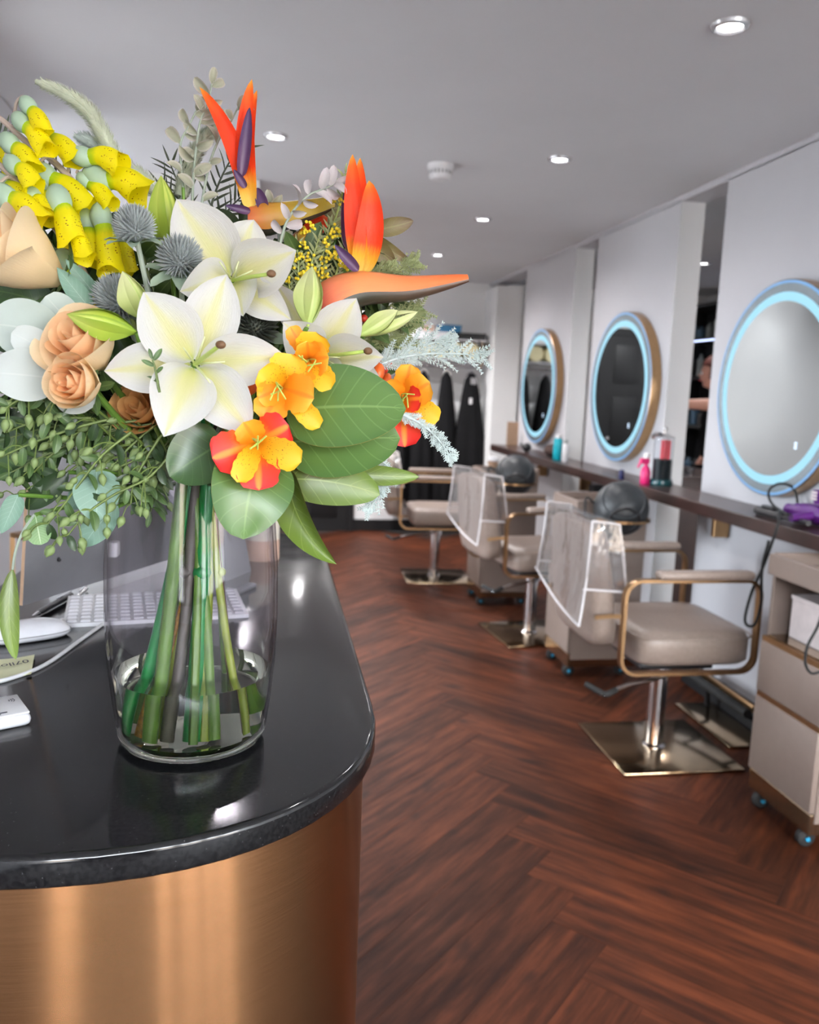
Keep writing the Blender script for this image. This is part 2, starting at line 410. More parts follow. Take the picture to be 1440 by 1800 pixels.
# ---------------------------------------------------------------- far door
dr = struct('door_1', MB().box(-.05, .745, 8.115, 8.158, 0, 2.04, .004), 'black_paint')
for i, (x0, x1) in enumerate(((.05, .31), (.385, .645))):
    for z0, z1 in ((.14, .68), (.84, 1.42), (1.56, 1.94)):
        MB().box(x0, x1, 8.105, 8.12, z0, z1, .008, 2).build('door_panel', 'black_paint', dr)
MB().box(-.12, -.05, 8.10, 8.16, 0, 2.11, .004).box(.745, .81, 8.10, 8.16, 0, 2.11, .004).box(-.12, .81, 8.10, 8.16, 2.04, 2.11, .004).build('door_frame', 'black_paint', dr, False)
kb = MB().lathe([(.0001, -.06), (.02, -.06), (.026, -.045), (.02, -.03), (.008, -.02), (.008, 0), (.022, 0)], 14, (.69, 8.115, 1.0), (0, 1, 0)).build('door_knob', 'chrome', dr)

# ---------------------------------------------------------------- ceiling fittings
def downlight(x, y, lab, power=None):
    power = power or ((230 if x == .55 else 55) if y > 4.9 else 20)
    t = thing('ceiling_downlight', lab, 'ceiling light', (x, y, CE), 0, 'ceiling downlights')
    MB().lathe([(.034, 0), (.034, -.006), (.040, -.012), (.050, -.008), (.053, 0)], 28).build('trim_ring', 'lamp_ring', t)
    MB().lathe([(.0001, -.005), (.034, -.005)], 24).build('lens', 'lamp_lens', t)
    ld = bpy.data.lights.new('downlight_bulb', 'SPOT'); ld.energy = power; ld.spot_size = math.radians(160); ld.spot_blend = .8; ld.shadow_soft_size = .035; ld.color = (1, .97, .97)
    lo = bpy.data.objects.new('downlight_bulb', ld); col.objects.link(lo); lo.parent = t; lo.location = (0, 0, -.016)
for x, y, lab in ((1.265, 2.345, 'recessed ceiling light nearest to the camera, at the top right'), (1.265, 3.77, 'recessed ceiling light in front of the middle round mirror, second of the right row'),
                  (1.265, 5.167, 'recessed ceiling light, third along the right row from the camera'), (1.27, 6.615, 'recessed ceiling light farthest back, smallest of the right row'),
                  (0, 3.795, 'recessed ceiling light beside the upright orange bird of paradise'), (0, 5.2, 'recessed ceiling light of the left row hidden behind the bouquet'),
                  (0, 2.37, 'recessed ceiling light above the reception counter'), (1.265, .95, 'recessed ceiling light overhead beside the camera'), (0, 6.6, 'recessed ceiling light near the black door'), (.55, 7.3, 'added ceiling light that brightens the far wall, hidden behind the bouquet')):  # last one is added and unseen, to brighten the far wall
    downlight(x, y, lab)
downlight(3.3, 4.2, 'nearer recessed ceiling light in the side room behind the mirror wall', 30); downlight(3.3, 6.2, 'farther recessed ceiling light in the side room above the person', 40)
t = thing('smoke_detector', 'white round smoke detector on the ceiling', 'smoke detector', (.772, 4.043, CE))
MB().lathe([(.062, 0), (.062, -.02), (.058, -.026)], 28).build('mounting_base', 'white_plastic', t)
MB().lathe([(.056, -.026), (.055, -.05), (.048, -.066), (.02, -.074), (.0001, -.075)], 28).build('cover', 'white_plastic', t)
v = MB()
for i in range(20):
    a = 2*PI*i/20; v.add([V((math.cos(a+d)*.0566, math.sin(a+d)*.0566, z)) for d, z in ((-.08, -.03), (.08, -.03), (.08, -.046), (-.08, -.046))], [[0, 1, 2, 3]])
v.build('vent_slots', 'detector_vent', t, False)

# ---------------------------------------------------------------- wall shelf and mirrors
sh = thing('wall_shelf', 'long dark wooden styling ledge running under the round mirrors', 'shelf', (2.0, 4.6, .92))
MB().box(1.86, 2.099, 2.42, 6.93, .925, .98, .004).build('board', 'dark_wood', sh, False, world=True)
for y in (2.72, 3.5, 4.5, 5.2, 6.1): MB().box(2.02, 2.095, y-.015, y+.015, .80, .925, .003).build('bracket', 'bronze', sh, False, world=True)
def mirror(y, lab):
    t = thing('round_mirror', lab, 'mirror', (XW, y, 1.481), 0, 'round backlit mirrors'); ax = (-1, 0, 0); Rm = .442
    MB().lathe([(Rm-.02, .001), (Rm, .001), (Rm, .055), (Rm-.004, .058)], 72, axis=ax).build('frame', 'bronze', t)
    MB().lathe([(Rm-.004, .058), (Rm-.016, .0592)], 72, axis=ax).build('edge_light', 'ring_edge', t)
    MB().lathe([(Rm-.016, .0592), (Rm-.05, .0592)], 72, axis=ax).build('glass_rim', 'mirror_band', t)
    MB().lathe([(Rm-.05, .0592), (Rm-.086, .0592)], 72, axis=ax).build('light_ring', 'ring_light', t)
    MB().lathe([(Rm-.086, .0592), (.0001, .0592)], 72, axis=ax).build('mirror_face', 'mirror_glass', t)
    ic = MB()
    for k in range(3): ic.box(-.061, -.0597, -.195, -.180, -.232+k*.010, -.225+k*.010)
    ic.build('touch_icon', 'icon', t, False)
mirror(3.165, 'large round backlit mirror at the right edge of the photo, nearest')
mirror(4.739, 'round backlit mirror in the middle, reflecting the black door')
mirror(6.296, 'round backlit mirror farthest back, reflecting the black coats')
# ---------------------------------------------------------------- styling chairs
def rrect(x0, x1, z0, z1, r, y, n=6):
    out = []
    for cx, cz, a0 in ((x1-r, z1-r, 0), (x0+r, z1-r, PI/2), (x0+r, z0+r, PI), (x1-r, z0+r, 1.5*PI)):
        for i in range(n+1): a = a0+PI/2*i/n; out.append(V((cx+r*math.cos(a), y, cz+r*math.sin(a))))
    return out
def chair(loc, rz, lab):
    t = thing('styling_chair', lab, 'chair', (*loc, 0), rz, 'taupe styling chairs along the mirrors')
    MB().box(-.235, .265, -.245, .245, .002, .014, .005, 2).build('base_plate', 'bronze_plate', t)
    MB().lathe([(.0001, .014), (.048, .014), (.048, .02), (.036, .028), (.036, .33), (.046, .335), (.046, .39), (.0001, .39)], 28).build('column', 'chrome', t)
    MB().box(-.15, .15, -.14, .14, .385, .415, .006).build('seat_mount', 'black_plastic', t)
    lv = MB().tube(cat([(-.02, -.05, .372), (-.03, -.14, .375), (-.12, -.20, .372), (-.26, -.24, .362), (-.345, -.275, .345), (-.365, -.25, .348), (-.39, -.20, .356)], 5), .0085, 8).build('foot_pump', 'chrome', t)
    MB().tube(cat([(-.30, -.257, .355), (-.345, -.275, .345), (-.365, -.25, .348), (-.392, -.196, .3565)], 4), .0115, 10).build('pedal_cap', 'black_rubber', lv)
    # seat cushion, gently domed
    def seat(u, v):
        a = 2*PI*u; w_ = [0, .55, .93, 1.0, 1.0, .95, .75, .4, 0][round(v*8)]; z = [.43, .43, .435, .452, .53, .556, .566, .570, .571][round(v*8)]
        c, s_ = math.cos(a), math.sin(a); e = .28
        return (.02+.235*w_*math.copysign(abs(c)**e, c), .25*w_*math.copysign(abs(s_)**e, s_), z)
    MB().grid(seat, 48, 8, cu=True).build('seat', 'taupe_leather', t, ang=60)
    MB().tube([(.02+.238*math.copysign(abs(math.cos(a))**.28, math.cos(a)), .261*math.copysign(abs(math.sin(a))**.28, math.sin(a)), .545) for a in [2*PI*i/48 for i in range(49)]], .004, 6).build('seat_piping', 'taupe_leather', t)
    def back(u, v):
        a = 2*PI*u; k = round(v*8); z = [.50, .50, .52, .58, .72, .86, .93, .955, .958][k]; w_ = [0, .7, .92, 1, 1, 1, .94, .7, 0][k]
        x = -.335-(z-.5)*.13; c, s_ = math.cos(a), math.sin(a)
        return (x+.05*w_*math.copysign(abs(c)**.6, c)*(1.15 if z < .75 else .9), .235*w_*math.copysign(abs(s_)**.3, s_), z)
    MB().grid(back, 48, 8, cu=True).build('backrest', 'taupe_leather', t, ang=60)
    for s in (-1, 1):
        y = s*.285
        fr = MB().bar(rrect(-.305, .225, .425, .775, .06, y), .012, .03, (0, 1, 0), True).build('arm_frame', 'bronze', t)
        MB().box(-.19, .19, y-.028, y+.028, .778, .812, .016, 3).build('arm_pad', 'taupe_leather', t)
        MB().bar(cat([(-.30, y, .64), (-.34, y*.95, .64), (-.40, y*.88, .63)], 4), .005, .016, (0, 0, 1)).build('back_bracket', 'bronze', t)
    # clear cover with white piping over the top of the back
    P = dict(x0=-.455, x1=-.315, y=.25, zt=.985)
    cv = MB()
    lo = lambda y: .60+.10*(.5+.5*y/.25)            # back flap hem, lower on the near side
    def bk(u, v):
        y = -.25+.516*u; z = .985+(lo(y)-.985)*v
        return (-.435-.025*v*v-.010*math.sin(u*9)*v, y*(1+.02*v), z)
    cv.grid(bk, 10, 8)
    def top(u, v): return (-.435+.105*v, -.25+.516*u, .985+.006*math.sin(u*7)-.012*v)
    cv.grid(top, 10, 2)
    def frn(u, v): return (-.330+.045*v, -.25+.516*u, .973-.25*v)
    cv.grid(frn, 10, 5)
    for s in (-1, 1):
        def sd(u, v): return (-.435-.02*v*v+(.105+.065*v+.0*v*v)*u, s*(.25+.012*math.sin(PI*v)), .985-.012*u-.25*v)
        cv.grid(sd, 3, 5)
    cover = cv.build('clear_cover', 'vinyl', t)
    pp = MB()
    for s in (-1, 1):
        y = s*.25
        pp.tube([(-.435-.025*v*v, y*(1+.02*v), .985+(lo(y)-.985)*v) for v in [i/8 for i in range(9)]], .0045, 6)
        pp.tube([(-.435+.105*u, y, .985-.012*u) for u in (0, .5, 1)]+[(-.330+.045*v, y, .973-.25*v) for v in (.25, .5, .75, 1)], .0045, 6)
        pp.tube([(-.452+.175*u, y, .735-.012*u) for u in (0, .5, 1)], .0045, 6)
    pp.tube([(-.460, y*1.02, lo(y)-.02*math.cos(y*6)) for y in [-.25+.516*i/10 for i in range(11)]], .0045, 6)
    pp.build('piping', 'vinyl_piping', cover)
    return t
chair((1.568, 3.02), 0, 'taupe leather styling chair nearest to the camera, beside the near trolley')
chair((1.533, 4.606), math.radians(7), 'taupe leather styling chair in the middle, between two trolleys')
chair((1.24, 6.10), math.radians(-3), 'taupe leather styling chair farthest back, in front of the black coats')

# foot rests under the ledge
for y, lab in ((3.22, 'black and bronze foot rest on the floor beside the nearest chair'), (4.75, 'black and bronze foot rest on the floor behind the middle chair')):
    t = thing('foot_rest', lab, 'foot rest', (1.97, y, 0))
    MB().box(-.085, .10, -.24, .24, 0, .012, .004).build('floor_plate', 'bronze_plate', t)
    for s in (-1, 1): MB().bar([(.06, s*.2, .012), (.05, s*.2, .10), (-.03, s*.2, .155)], .02, .02, (0, 1, 0)).build('leg', 'black_paint', t, False)
    MB().tube([(-.03, -.26, .16), (-.03, .26, .16)], .02, 12).build('foot_bar', 'black_rubber', t)
    MB().box(-.012, .004, -.26, .26, .165, .195, .003).build('trim_strip', 'bronze', t)

# ---------------------------------------------------------------- trolleys
def trolley(x, y, lab, extra=False):
    """front faces -X ; x,y = front corner nearest the camera"""
    t = thing('tool_trolley', lab, 'trolley', (x, y, 0), 0, 'taupe tool trolleys')
    D, Wd = .37, .35
    b = MB()
    b.box(.018, D, 0, .016, .10, .875, .002); b.box(.018, D, Wd-.016, Wd, .10, .875, .002)          # sides
    b.box(D-.016, D, .016, Wd-.016, .10, .875); b.box(.02, D-.016, .016, Wd-.016, .10, .12)
    b.build('carcass', 'taupe_laminate', t, False)
    MB().box(.012, D-.016, .016, Wd-.016, .612, .628, .002).build('shelf_board', 'bronze_plate', t, False)
    tp = MB().box(0, D, 0, Wd, .855, .872)
    tp.box(-.002, .02, -.002, Wd+.002, .84, .912, .003).box(D-.016, D+.002, -.002, Wd+.002, .84, .93, .003).box(.016, D-.016, -.002, .016, .84, .916, .003).box(.016, D-.016, Wd-.016, Wd+.002, .84, .916, .003)
    tp.build('tray_top', 'taupe_laminate', t, False)
    MB().box(.02, D-.016, .016, Wd-.016, .872, .876).build('tray_mat', 'taupe_leather', t, False)
    MB().bar([(.09, .07, .878), (.09, .28, .878), (.29, .28, .878), (.29, .07, .878)], .006, .006, (0, 0, 1), True).build('tray_recess_rim', 'taupe_laminate', t, False)
    for z0, z1 in ((.425, .605), (.135, .405)):
        d = MB().box(-.004, .018, .002, Wd-.002, z0, z1, .004, 2).build('drawer', 'taupe_laminate', t)
        MB().box(.0, .019, .004, Wd-.004, z1, z1+.018).build('drawer_pull', 'bronze', d, False)
    MB().box(.004, .03, .004, Wd-.004, .06, .13, .002).box(.03, D, .004, .02, .06, .10).box(.03, D, Wd-.02, Wd-.004, .06, .10).build('plinth', 'bronze_plate', t, False)
    for cx in (.04, D-.05):
        for cy in (.05, Wd-.05):
            c = MB().box(cx-.014, cx+.014, cy-.012, cy+.012, .045, .062, .002).bar([(cx, cy+.017, .05), (cx-.012, cy+.017, .032)], .018, .004, (0, 1, 0)).bar([(cx, cy-.017, .05), (cx-.012, cy-.017, .032)], .018, .004, (0, 1, 0)).build('caster', 'black_plastic', t, False)
            MB().lathe([(.006, -.014), (.024, -.014), (.030, -.010), (.030, .010), (.024, .014), (.006, .014)], 20, (cx-.012, cy, .031), (0, 1, 0)).build('wheel', 'black_rubber', c)
            for s in (-1, 1): MB().lathe([(.0001, .0), (.009, .0), (.009, .004), (.0001, .006)], 12, (cx-.012, cy+s*.0145, .031), (0, s, 0)).build('hub', 'blue_hub', c)
    return t
trolley(1.705, 2.215, 'taupe drawer trolley at the right edge, holding a white box')
trolley(1.487, 3.84, 'taupe drawer trolley behind the nearest styling chair, under the pink bottle')
trolley(1.375, 5.235, 'taupe drawer trolley farthest back, carrying a paper cup')
t = thing('storage_box', 'pale pinkish white box in the open shelf of the right trolley', 'box', (1.90, 2.39, .628))
MB().box(-.125, .12, -.13, .13, 0, .135, .004).build('body', 'box_white_pink', t, False)
MB().box(-.128, .123, -.133, .133, .135, .15, .003).build('lid', 'box_white_pink', t, False)

# round grey hoods held in brass rings on the trolley sides
def hood(c, lab):
    t = thing('dryer_hood', lab, 'dryer hood', c, 0, 'dark grey round hoods on the trolleys'); r = .13
    MB().ball((0, 0, 0), r, 32, 20).build('shell', 'grey_dome', t)
    ax = V((-.25, -.85, .62)).normalized(); k = .78; h = math.sqrt(1-k*k)*r
    MB().lathe([(r*k*1.0, h-.004), (r*k*.97, h+.010), (r*k*.9, h+.006), (r*k*.5, h+.003), (.0001, h+.002)], 32, axis=ax).build('dish_face', 'grey_dome_face', t)
    a2 = V((-.2, -.9, -.45)).normalized(); h2 = math.sqrt(1-.6*.6)*r
    MB().lathe([(r*.6, h2-.002), (r*.58, h2+.008), (r*.5, h2+.008), (.0001, h2+.004)], 28, axis=a2).build('vent_face', 'black_plastic', t)
    MB().bar([V((math.cos(a)*(r+.006), math.sin(a)*(r+.006), -.05)) for a in [PI*.95+PI*1.1*i/20 for i in range(21)]], .006, .012, (0, 0, 1)).build('brass_ring', 'bronze', t, False)
    MB().tube(cat([(-.125, .03, .02), (-.165, .03, .045), (-.17, .02, -.03), (-.15, .02, -.09)], 5), .006, 7).build('cord', 'black_rubber', t)
hood((1.650, 3.695, .90), 'dark grey round hood in a brass ring, beside the pink spray bottle')
hood((1.539, 5.09, .907), 'dark grey round hood in a brass ring, beside the turquoise bottle')

# ---------------------------------------------------------------- things on the ledge
def bottle(name, loc, prof, mat, lab, cap=None, capmat='white_plastic', group=None):
    t = thing(name, lab, 'bottle', loc, 0, group); MB().lathe(prof, 20).build('body', mat, t)
    if cap: MB().lathe(cap, 16).build('cap', capmat, t)
    return t
sz = .98
t = bottle('spray_bottle', (1.93, 4.05, sz), [(.0001, 0), (.024, 0), (.026, .004), (.026, .06), (.020, .085), (.011, .095), (.011, .105)], 'pink_plastic', 'pink spray bottle with a white nozzle on the ledge')
MB().box(-.035, .014, -.012, .012, .105, .135, .005).bar([(-.03, 0, .12), (-.045, 0, .085)], .008, .012, (0, 1, 0)).build('trigger', 'pink_plastic', t, False)
MB().lathe([(.0001, .165), (.014, .163), (.018, .15), (.016, .135), (.0001, .134)], 14).build('nozzle', 'white_plastic', t)
bottle('small_bottle', (1.90, 4.28, sz), [(.0001, 0), (.014, 0), (.015, .003), (.015, .03)], 'navy_plastic', 'small navy bottle on the ledge beside the pink spray bottle', [(.014, .03), (.014, .05), (.0001, .051)], 'navy_plastic')
bottle('shampoo_bottle', (1.93, 5.42, sz-.0), [(.0001, 0), (.028, 0), (.03, .004), (.03, .13), (.026, .15)], 'turquoise', 'turquoise bottle standing beside the far mirror', [(.022, .15), (.022, .175), (.0001, .177)], 'white_plastic')
bottle('spray_can', (1.945, 5.31, sz), [(.0001, 0), (.02, 0), (.021, .003), (.021, .11), (.014, .122)], 'white_plastic', 'slim white bottle beside the turquoise bottle', [(.013, .122), (.013, .145), (.0001, .146)], 'bottle_grey')
t = thing('fur_cushion', 'dark brown furry headband lying on the ledge by the far mirror', 'headband', (1.99, 5.66, sz))
def fur(u, v):
    a, p = 2*PI*u, PI*v; k = 1+.08*noise.noise(V((math.cos(a)*2, math.sin(a)*2, p*2)))
    return (.07*math.sin(p)*math.cos(a)*k, .11*math.sin(p)*math.sin(a)*k, .048-.048*math.cos(p)*k)
MB().grid(fur, 24, 12, cu=True).build('fur', 'brown_fur', t)
t2 = thing('hair_brush', 'black brush lying beside the furry headband', 'brush', (1.93, 6.12, sz))
MB().ball((0, 0, .035), .035, 14, 8, (1, 1, 1)).build('head', 'black_plastic', t2); MB().tube([(0, .02, .03), (0, .16, .05)], [.014, .01], 8).build('handle', 'black_plastic', t2)
t2 = thing('card_stand', 'plain beige card standing on the ledge near the far mirror', 'card', (2.02, 6.83, sz))
MB().box(-.05, .05, -.006, .0, 0, .20, .001).build('card', 'kraft', t2, False); MB().box(-.03, .03, 0, .05, 0, .006).build('foot', 'kraft', t2, False)

# disinfectant jar with combs
t = thing('comb_jar', 'glass jar of dark disinfectant with red combs and a chrome lid', 'jar', (2.005, 4.02, sz))
MB().lathe([(.0001, 0), (.058, 0), (.060, .008), (.054, .03), (.0001, .03)], 28).build('base', 'teal_base', t)
MB().lathe([(.050, .03), (.051, .035), (.051, .25), (.049, .252), (.048, .25), (.048, .032)], 28).build('glass', 'jar_glass', t)
MB().lathe([(.0001, .031), (.0465, .031), (.0465, .135), (.0001, .135)], 28).build('liquid', 'teal_liquid', t)
for dx, dy in ((-.012, -.01), (.018, .012), (.02, -.02)): MB().box(dx-.004, dx+.004, dy-.012, dy+.012, .136, .235, .002).build('comb', 'red_plastic', t, False)
MB().lathe([(.0001, .268), (.02, .266), (.05, .25), (.053, .252)], 24).tube([(0, 0, .266), (0, 0, .285)], .008, 8).ball((0, 0, .292), .012, 10, 6).tube(cat([(-.03, -.02, .262), (-.07, -.05, .268), (-.10, -.07, .25)], 4), .01, 8).build('chrome_lid', 'chrome', t)
# hair dryer with cord
t = thing('hair_dryer', 'purple hair dryer lying on the ledge at the right edge', 'hair dryer', (2.0, 2.80, sz))
MB().lathe([(.0001, -.09), (.034, -.088), (.038, -.07), (.038, .0), (.03, .06), (.024, .07), (.024, .10), (.022, .10), (.0001, .098)], 22, (0, 0, .04), (-.2, 1, 0)).build('barrel', 'purple_plastic', t)
MB().tube(cat([(0, -.05, .04), (-.05, -.055, .035), (-.11, -.06, .03)], 4), [.018, .014], 10).build('handle', 'purple_plastic', t)
MB().lathe([(.0001, 0), (.024, 0), (.030, .05), (.0, .052)], 18, (-.004, -.07, .085), (0, 0, 1)).build('diffuser', 'purple_plastic', t)
for i in range(3): MB().box(-.036, -.032, -.085+i*.0, -.055, .10+i*.012, .107+i*.012).build('marking', 'box_white_pink', t, False)
cp = [at(1385, 905, 2.72), at(1357, 885, 2.95), at(1352, 862, 2.98), at(1372, 850, 2.98), at(1395, 858, 2.97), at(1402, 885, 2.93), at(1392, 905, 2.85), at(1372, 905, 2.75), at(1368, 922, 2.66),
      at(1357, 955, 2.68), at(1340, 1000, 2.72), at(1322, 1040, 2.74), at(1310, 1085, 2.74), at(1315, 1100, 2.73), at(1328, 1096, 2.72), at(1338, 1060, 2.71), at(1340, 1000, 2.70), at(1352, 950, 2.69)]
o = MB().tube(cat(cp, 6), .0055, 7).build('power_cord', 'black_rubber'); tag(o, 'black dryer cord looping over the ledge and hanging beside the near chair', 'cord')
t = thing('curling_tong', 'black styling iron lying on the ledge in front of the purple dryer', 'styling iron', (1.93, 2.88, sz))
MB().tube([(0, .14, .018), (.0, -.02, .018)], .017, 10).tube([(.0, -.02, .018), (-.01, -.2, .02)], .011, 10).build('barrel', 'black_plastic', t); MB().box(-.012, .012, .02, .1, .034, .046, .004).build('clamp', 'black_plastic', t)
cp = [at(1445, 1080, 2.18), at(1436, 1105, 2.18), at(1420, 1135, 2.18), at(1416, 1165, 2.18), at(1426, 1183, 2.18), at(1445, 1180, 2.18)]
o = MB().tube(cat(cp, 6), .0045, 7).build('hanging_cord', 'black_rubber'); tag(o, 'black cord loop hanging over the right trolley drawers', 'cord')
# on the far trolley
t = thing('paper_cup', 'kraft paper coffee cup with a white lid on the far trolley', 'cup', (1.50, 5.50, .876))
MB().lathe([(.0001, 0), (.028, 0), (.036, .085)], 22).build('cup', 'kraft', t); MB().lathe([(.038, .083), (.039, .09), (.036, .10), (.034, .112), (.0001, .112)], 22).build('lid', 'white_plastic', t)
t = thing('tool_mat', 'black heat mat on top of the far trolley', 'mat', (1.46, 5.38, .876)); MB().box(-.06, .1, -.08, .06, 0, .04, .006).build('mat', 'black_rubber', t)
for (x, y, z), lab in (((2.06, 5.02, .80), 'black socket box under the ledge beside the far trolley'), ):
    t = thing('socket_box', lab, 'socket', (x, y, z)); MB().box(-.03, .04, -.045, .045, -.06, .06, .004).build('box', 'black_plastic', t, False); MB().tube(cat([(-.02, 0, -.05), (-.03, .01, -.2), (.0, .03, -.4)], 4), .005, 6).build('lead', 'black_rubber', t)
bottle('pump_bottle', (2.0, 4.62, .845), [(.0001, 0), (.02, 0), (.021, .003), (.021, .06)], 'white_plastic', 'small white bottle with black cap clipped under the ledge', [(.012, .06), (.012, .08), (.0001, .08)], 'black_plastic')

# ---------------------------------------------------------------- coat rack on the far wall
t = thing('coat_rack', 'metal wall rack with a hanging rail on the far white wall', 'coat rack', (1.55, 8.14, 1.7))
MB().box(.95, 2.03, 7.86, 8.155, 1.895, 1.91, .003).build('top_shelf', 'white_gloss', t, False, world=True)
MB().box(.95, 2.03, 7.86, 8.155, 1.715, 1.727, .003).build('lower_shelf', 'white_gloss', t, False, world=True)
MB().tube([(.95, 7.92, 1.655), (1.99, 7.92, 1.655)], .012, 10).build('rail', 'chrome', t, world=True)
for x in (.97, 1.985): MB().bar([(x, 8.15, 1.905), (x, 7.88, 1.905), (x, 7.88, 1.66), (x, 7.92, 1.655)], .012, .012, (1, 0, 0)).build('bracket', 'bronze', t, False, world=True)
for i, x in enumerate((1.08, 1.24, 1.40, 1.56, 1.72, 1.88)):
    o = MB().lathe([(.0001, -.12), (.07, -.12), (.075, -.11), (.075, .11), (.07, .12), (.0001, .12)], 18, (x, 7.98, 1.805), (0, 1, 0)).build('rolled_towel', 'cream_towel')
    tag(o, ('leftmost', 'second', 'third', 'fourth', 'fifth', 'rightmost')[i]+' cream rolled towel from the left on the coat rack shelf', 'towel', 'cream rolled towels on the coat rack')
def boxo(name, x0, x1, y0, y1, z0, z1, mat, lab):
    t = thing(name, lab, 'box', ((x0+x1)/2, (y0+y1)/2, z0)); MB().box(x0, x1, y0, y1, z0, z1-.02, .003).build('body', mat, t, False, world=True); MB().box(x0-.003, x1+.003, y0-.003, y1+.003, z1-.02, z1, .002).build('lid', mat, t, False, world=True)
boxo('white_carton', 1.36, 1.66, 7.9, 8.12, 1.911, 1.975, 'white_plastic', 'white carton on the coat rack under the blue box')
boxo('blue_carton', 1.57, 1.78, 7.92, 8.1, 1.976, 2.045, 'blue_box', 'blue box on top of the coat rack')
boxo('black_carton', 1.70, 2.02, 7.9, 8.12, 1.911, 1.973, 'black_plastic', 'flat black box at the right end of the coat rack')
boxo('peach_carton', 1.44, 1.52, 7.95, 8.08, 1.976, 2.03, 'peach_card', 'small peach box on the coat rack left of the blue box')
def coat(x, wtop, wbot, z0, lab, sd):
    yo = 7.925
    t = thing('black_cape', lab, 'coat', (x, 7.93, 1.6), 0, 'black capes on the coat rack'); rr = random.Random(sd); ph = [rr.random()*6 for _ in range(3)]
    def fn(u, v):
        a = 2*PI*u; z = 1.60-(1.60-z0)*v; k = min(1, v*1.5)
        w_ = wtop+(wbot-wtop)*(k**.75); d = .035+.05*k
        f = 1+.10*k*math.sin(5*a+ph[0])+.06*k*math.sin(9*a+ph[1])
        if v < .03: w_ *= .35; d *= .5
        return (x+w_*math.cos(a)*f+.02*v*math.sin(ph[2]), yo+d*math.sin(a)*f, z-.03*v*math.sin(3*a+ph[1]))
    MB().grid(fn, 44, 22, cu=True).build('fabric', 'black_cloth', t, ang=0, world=True)
    MB().tube(cat([(x-.05, 7.93, 1.57), (x, 7.93, 1.615), (x+.05, 7.93, 1.57)], 4), .006, 6).tube(cat([(x, 7.93, 1.61), (x, 7.93, 1.65), (x, 7.918, 1.672), (x, 7.905, 1.655)], 4), .003, 6).build('hanger', 'chrome', t, world=True)
    return t
coat(1.20, .04, .125, .35, 'black salon cape hanging at the left end of the rail', 1)
coat(1.43, .04, .128, .30, 'black salon cape hanging second from the left on the rail', 2)
coat(1.655, .04, .128, .33, 'black salon cape hanging third from the left on the rail', 3)
t = coat(1.90, .045, .165, .36, 'black salon cape hanging at the right end of the rail, with a white tag', 4)
MB().box(1.87, 1.90, 7.834, 7.842, 1.30, 1.36, .002).build('care_tag', 'white_plastic', t, False, world=True)
MB().box(1.88, 1.94, 7.852, 7.860, 1.49, 1.55, .003).build('neck_label', 'grey_fabric', t, False, world=True)

# ---------------------------------------------------------------- side room seen through the gaps
t = thing('storage_shelving', 'dark storage shelving in the side room seen through the gap', 'shelving', (4.2, 6.5, 0))
for z in (.02, .6, 1.15, 1.62, 1.98, 2.3): MB().box(4.02, 4.395, 4.6, 8.1, z, z+.03, .002).build('shelf_board', 'shelf_dark', t, False, world=True)
for y in (4.6, 5.75, 6.9, 8.07): MB().box(4.02, 4.395, y, y+.03, 0, 2.33, .002).build('upright', 'shelf_dark', t, False, world=True)
MB().box(4.375, 4.395, 4.6, 8.1, 0, 2.33).build('back_panel', 'shelf_dark', t, False, world=True)
MB().box(4.01, 4.02, 4.9, 8.0, 1.975, 1.985).build('light_strip', 'led', t, False, world=True)
rr = random.Random(4); k = 0
for z in (.63, 1.18, 1.65, 2.01):
    y = 6.75; k = 0
    while y < 8.0:
        h = rr.uniform(.12, .28); r = rr.uniform(.03, .06)
        mt = rr.choice(['bottle_grey', 'bottle_blue', 'black_plastic', 'bottle_grey'])
        o = MB().lathe([(.0001, 0), (r, 0), (r, h*.75), (r*.4, h*.86), (r*.4, h), (.0001, h)], 14, (4.15, y, z)).build('product_bottle', mt)
        k += 1; tag(o, 'product bottle number %s from the person on the %s dark side room shelf' % (('one', 'two', 'three', 'four', 'five', 'six', 'seven', 'eight', 'nine', 'ten', 'eleven')[k-1], {.63: 'lowest', 1.18: 'second lowest', 1.65: 'second highest', 2.01: 'highest'}[z]), 'bottle', 'product bottles on the side room shelving'); y += rr.uniform(.13, .2)
t = thing('wash_basin', 'dark backwash basin unit in the side room by the person', 'basin', (3.1, 6.55, 0))
MB().box(2.85, 3.45, 6.30, 6.9, 0, .86, .03).build('cabinet', 'shelf_dark', t, world=True)
def bas(u, v):
    a = 2*PI*u; r, z = [(.28, .86), (.30, .97), (.27, .99), (.22, .95), (.12, .88), (.001, .87)][round(v*5)]
    return (3.15+r*math.cos(a)*1.05, 6.6+r*math.sin(a)*.95, z)
MB().grid(bas, 28, 5, cu=True).build('bowl', 'black_plastic', t)
MB().tube(cat([(3.3, 6.78, .96), (3.3, 6.78, 1.12), (3.25, 6.7, 1.15), (3.2, 6.62, 1.1)], 5), .014, 8).build('tap', 'chrome', t, world=False)
for ch in t.children:
    if ch.name.startswith(('bowl', 'tap')): ch.location = -t.location
t = thing('glass_tumbler', 'small clear tumbler on the low cabinet in the side room', 'tumbler', (2.50, 4.66, .98))
MB().lathe([(.0001, .002), (.03, .002), (.04, .10), (.038, .10), (.028, .006), (.0001, .006)], 20).build('glass', 'jar_glass', t); MB().lathe([(.0001, .007), (.027, .007), (.03, .03), (.0001, .03)], 18).build('contents', 'chrome', t)
t = thing('low_cabinet', 'brown low cabinet in the side room behind the gap', 'cabinet', (2.55, 4.9, 0))
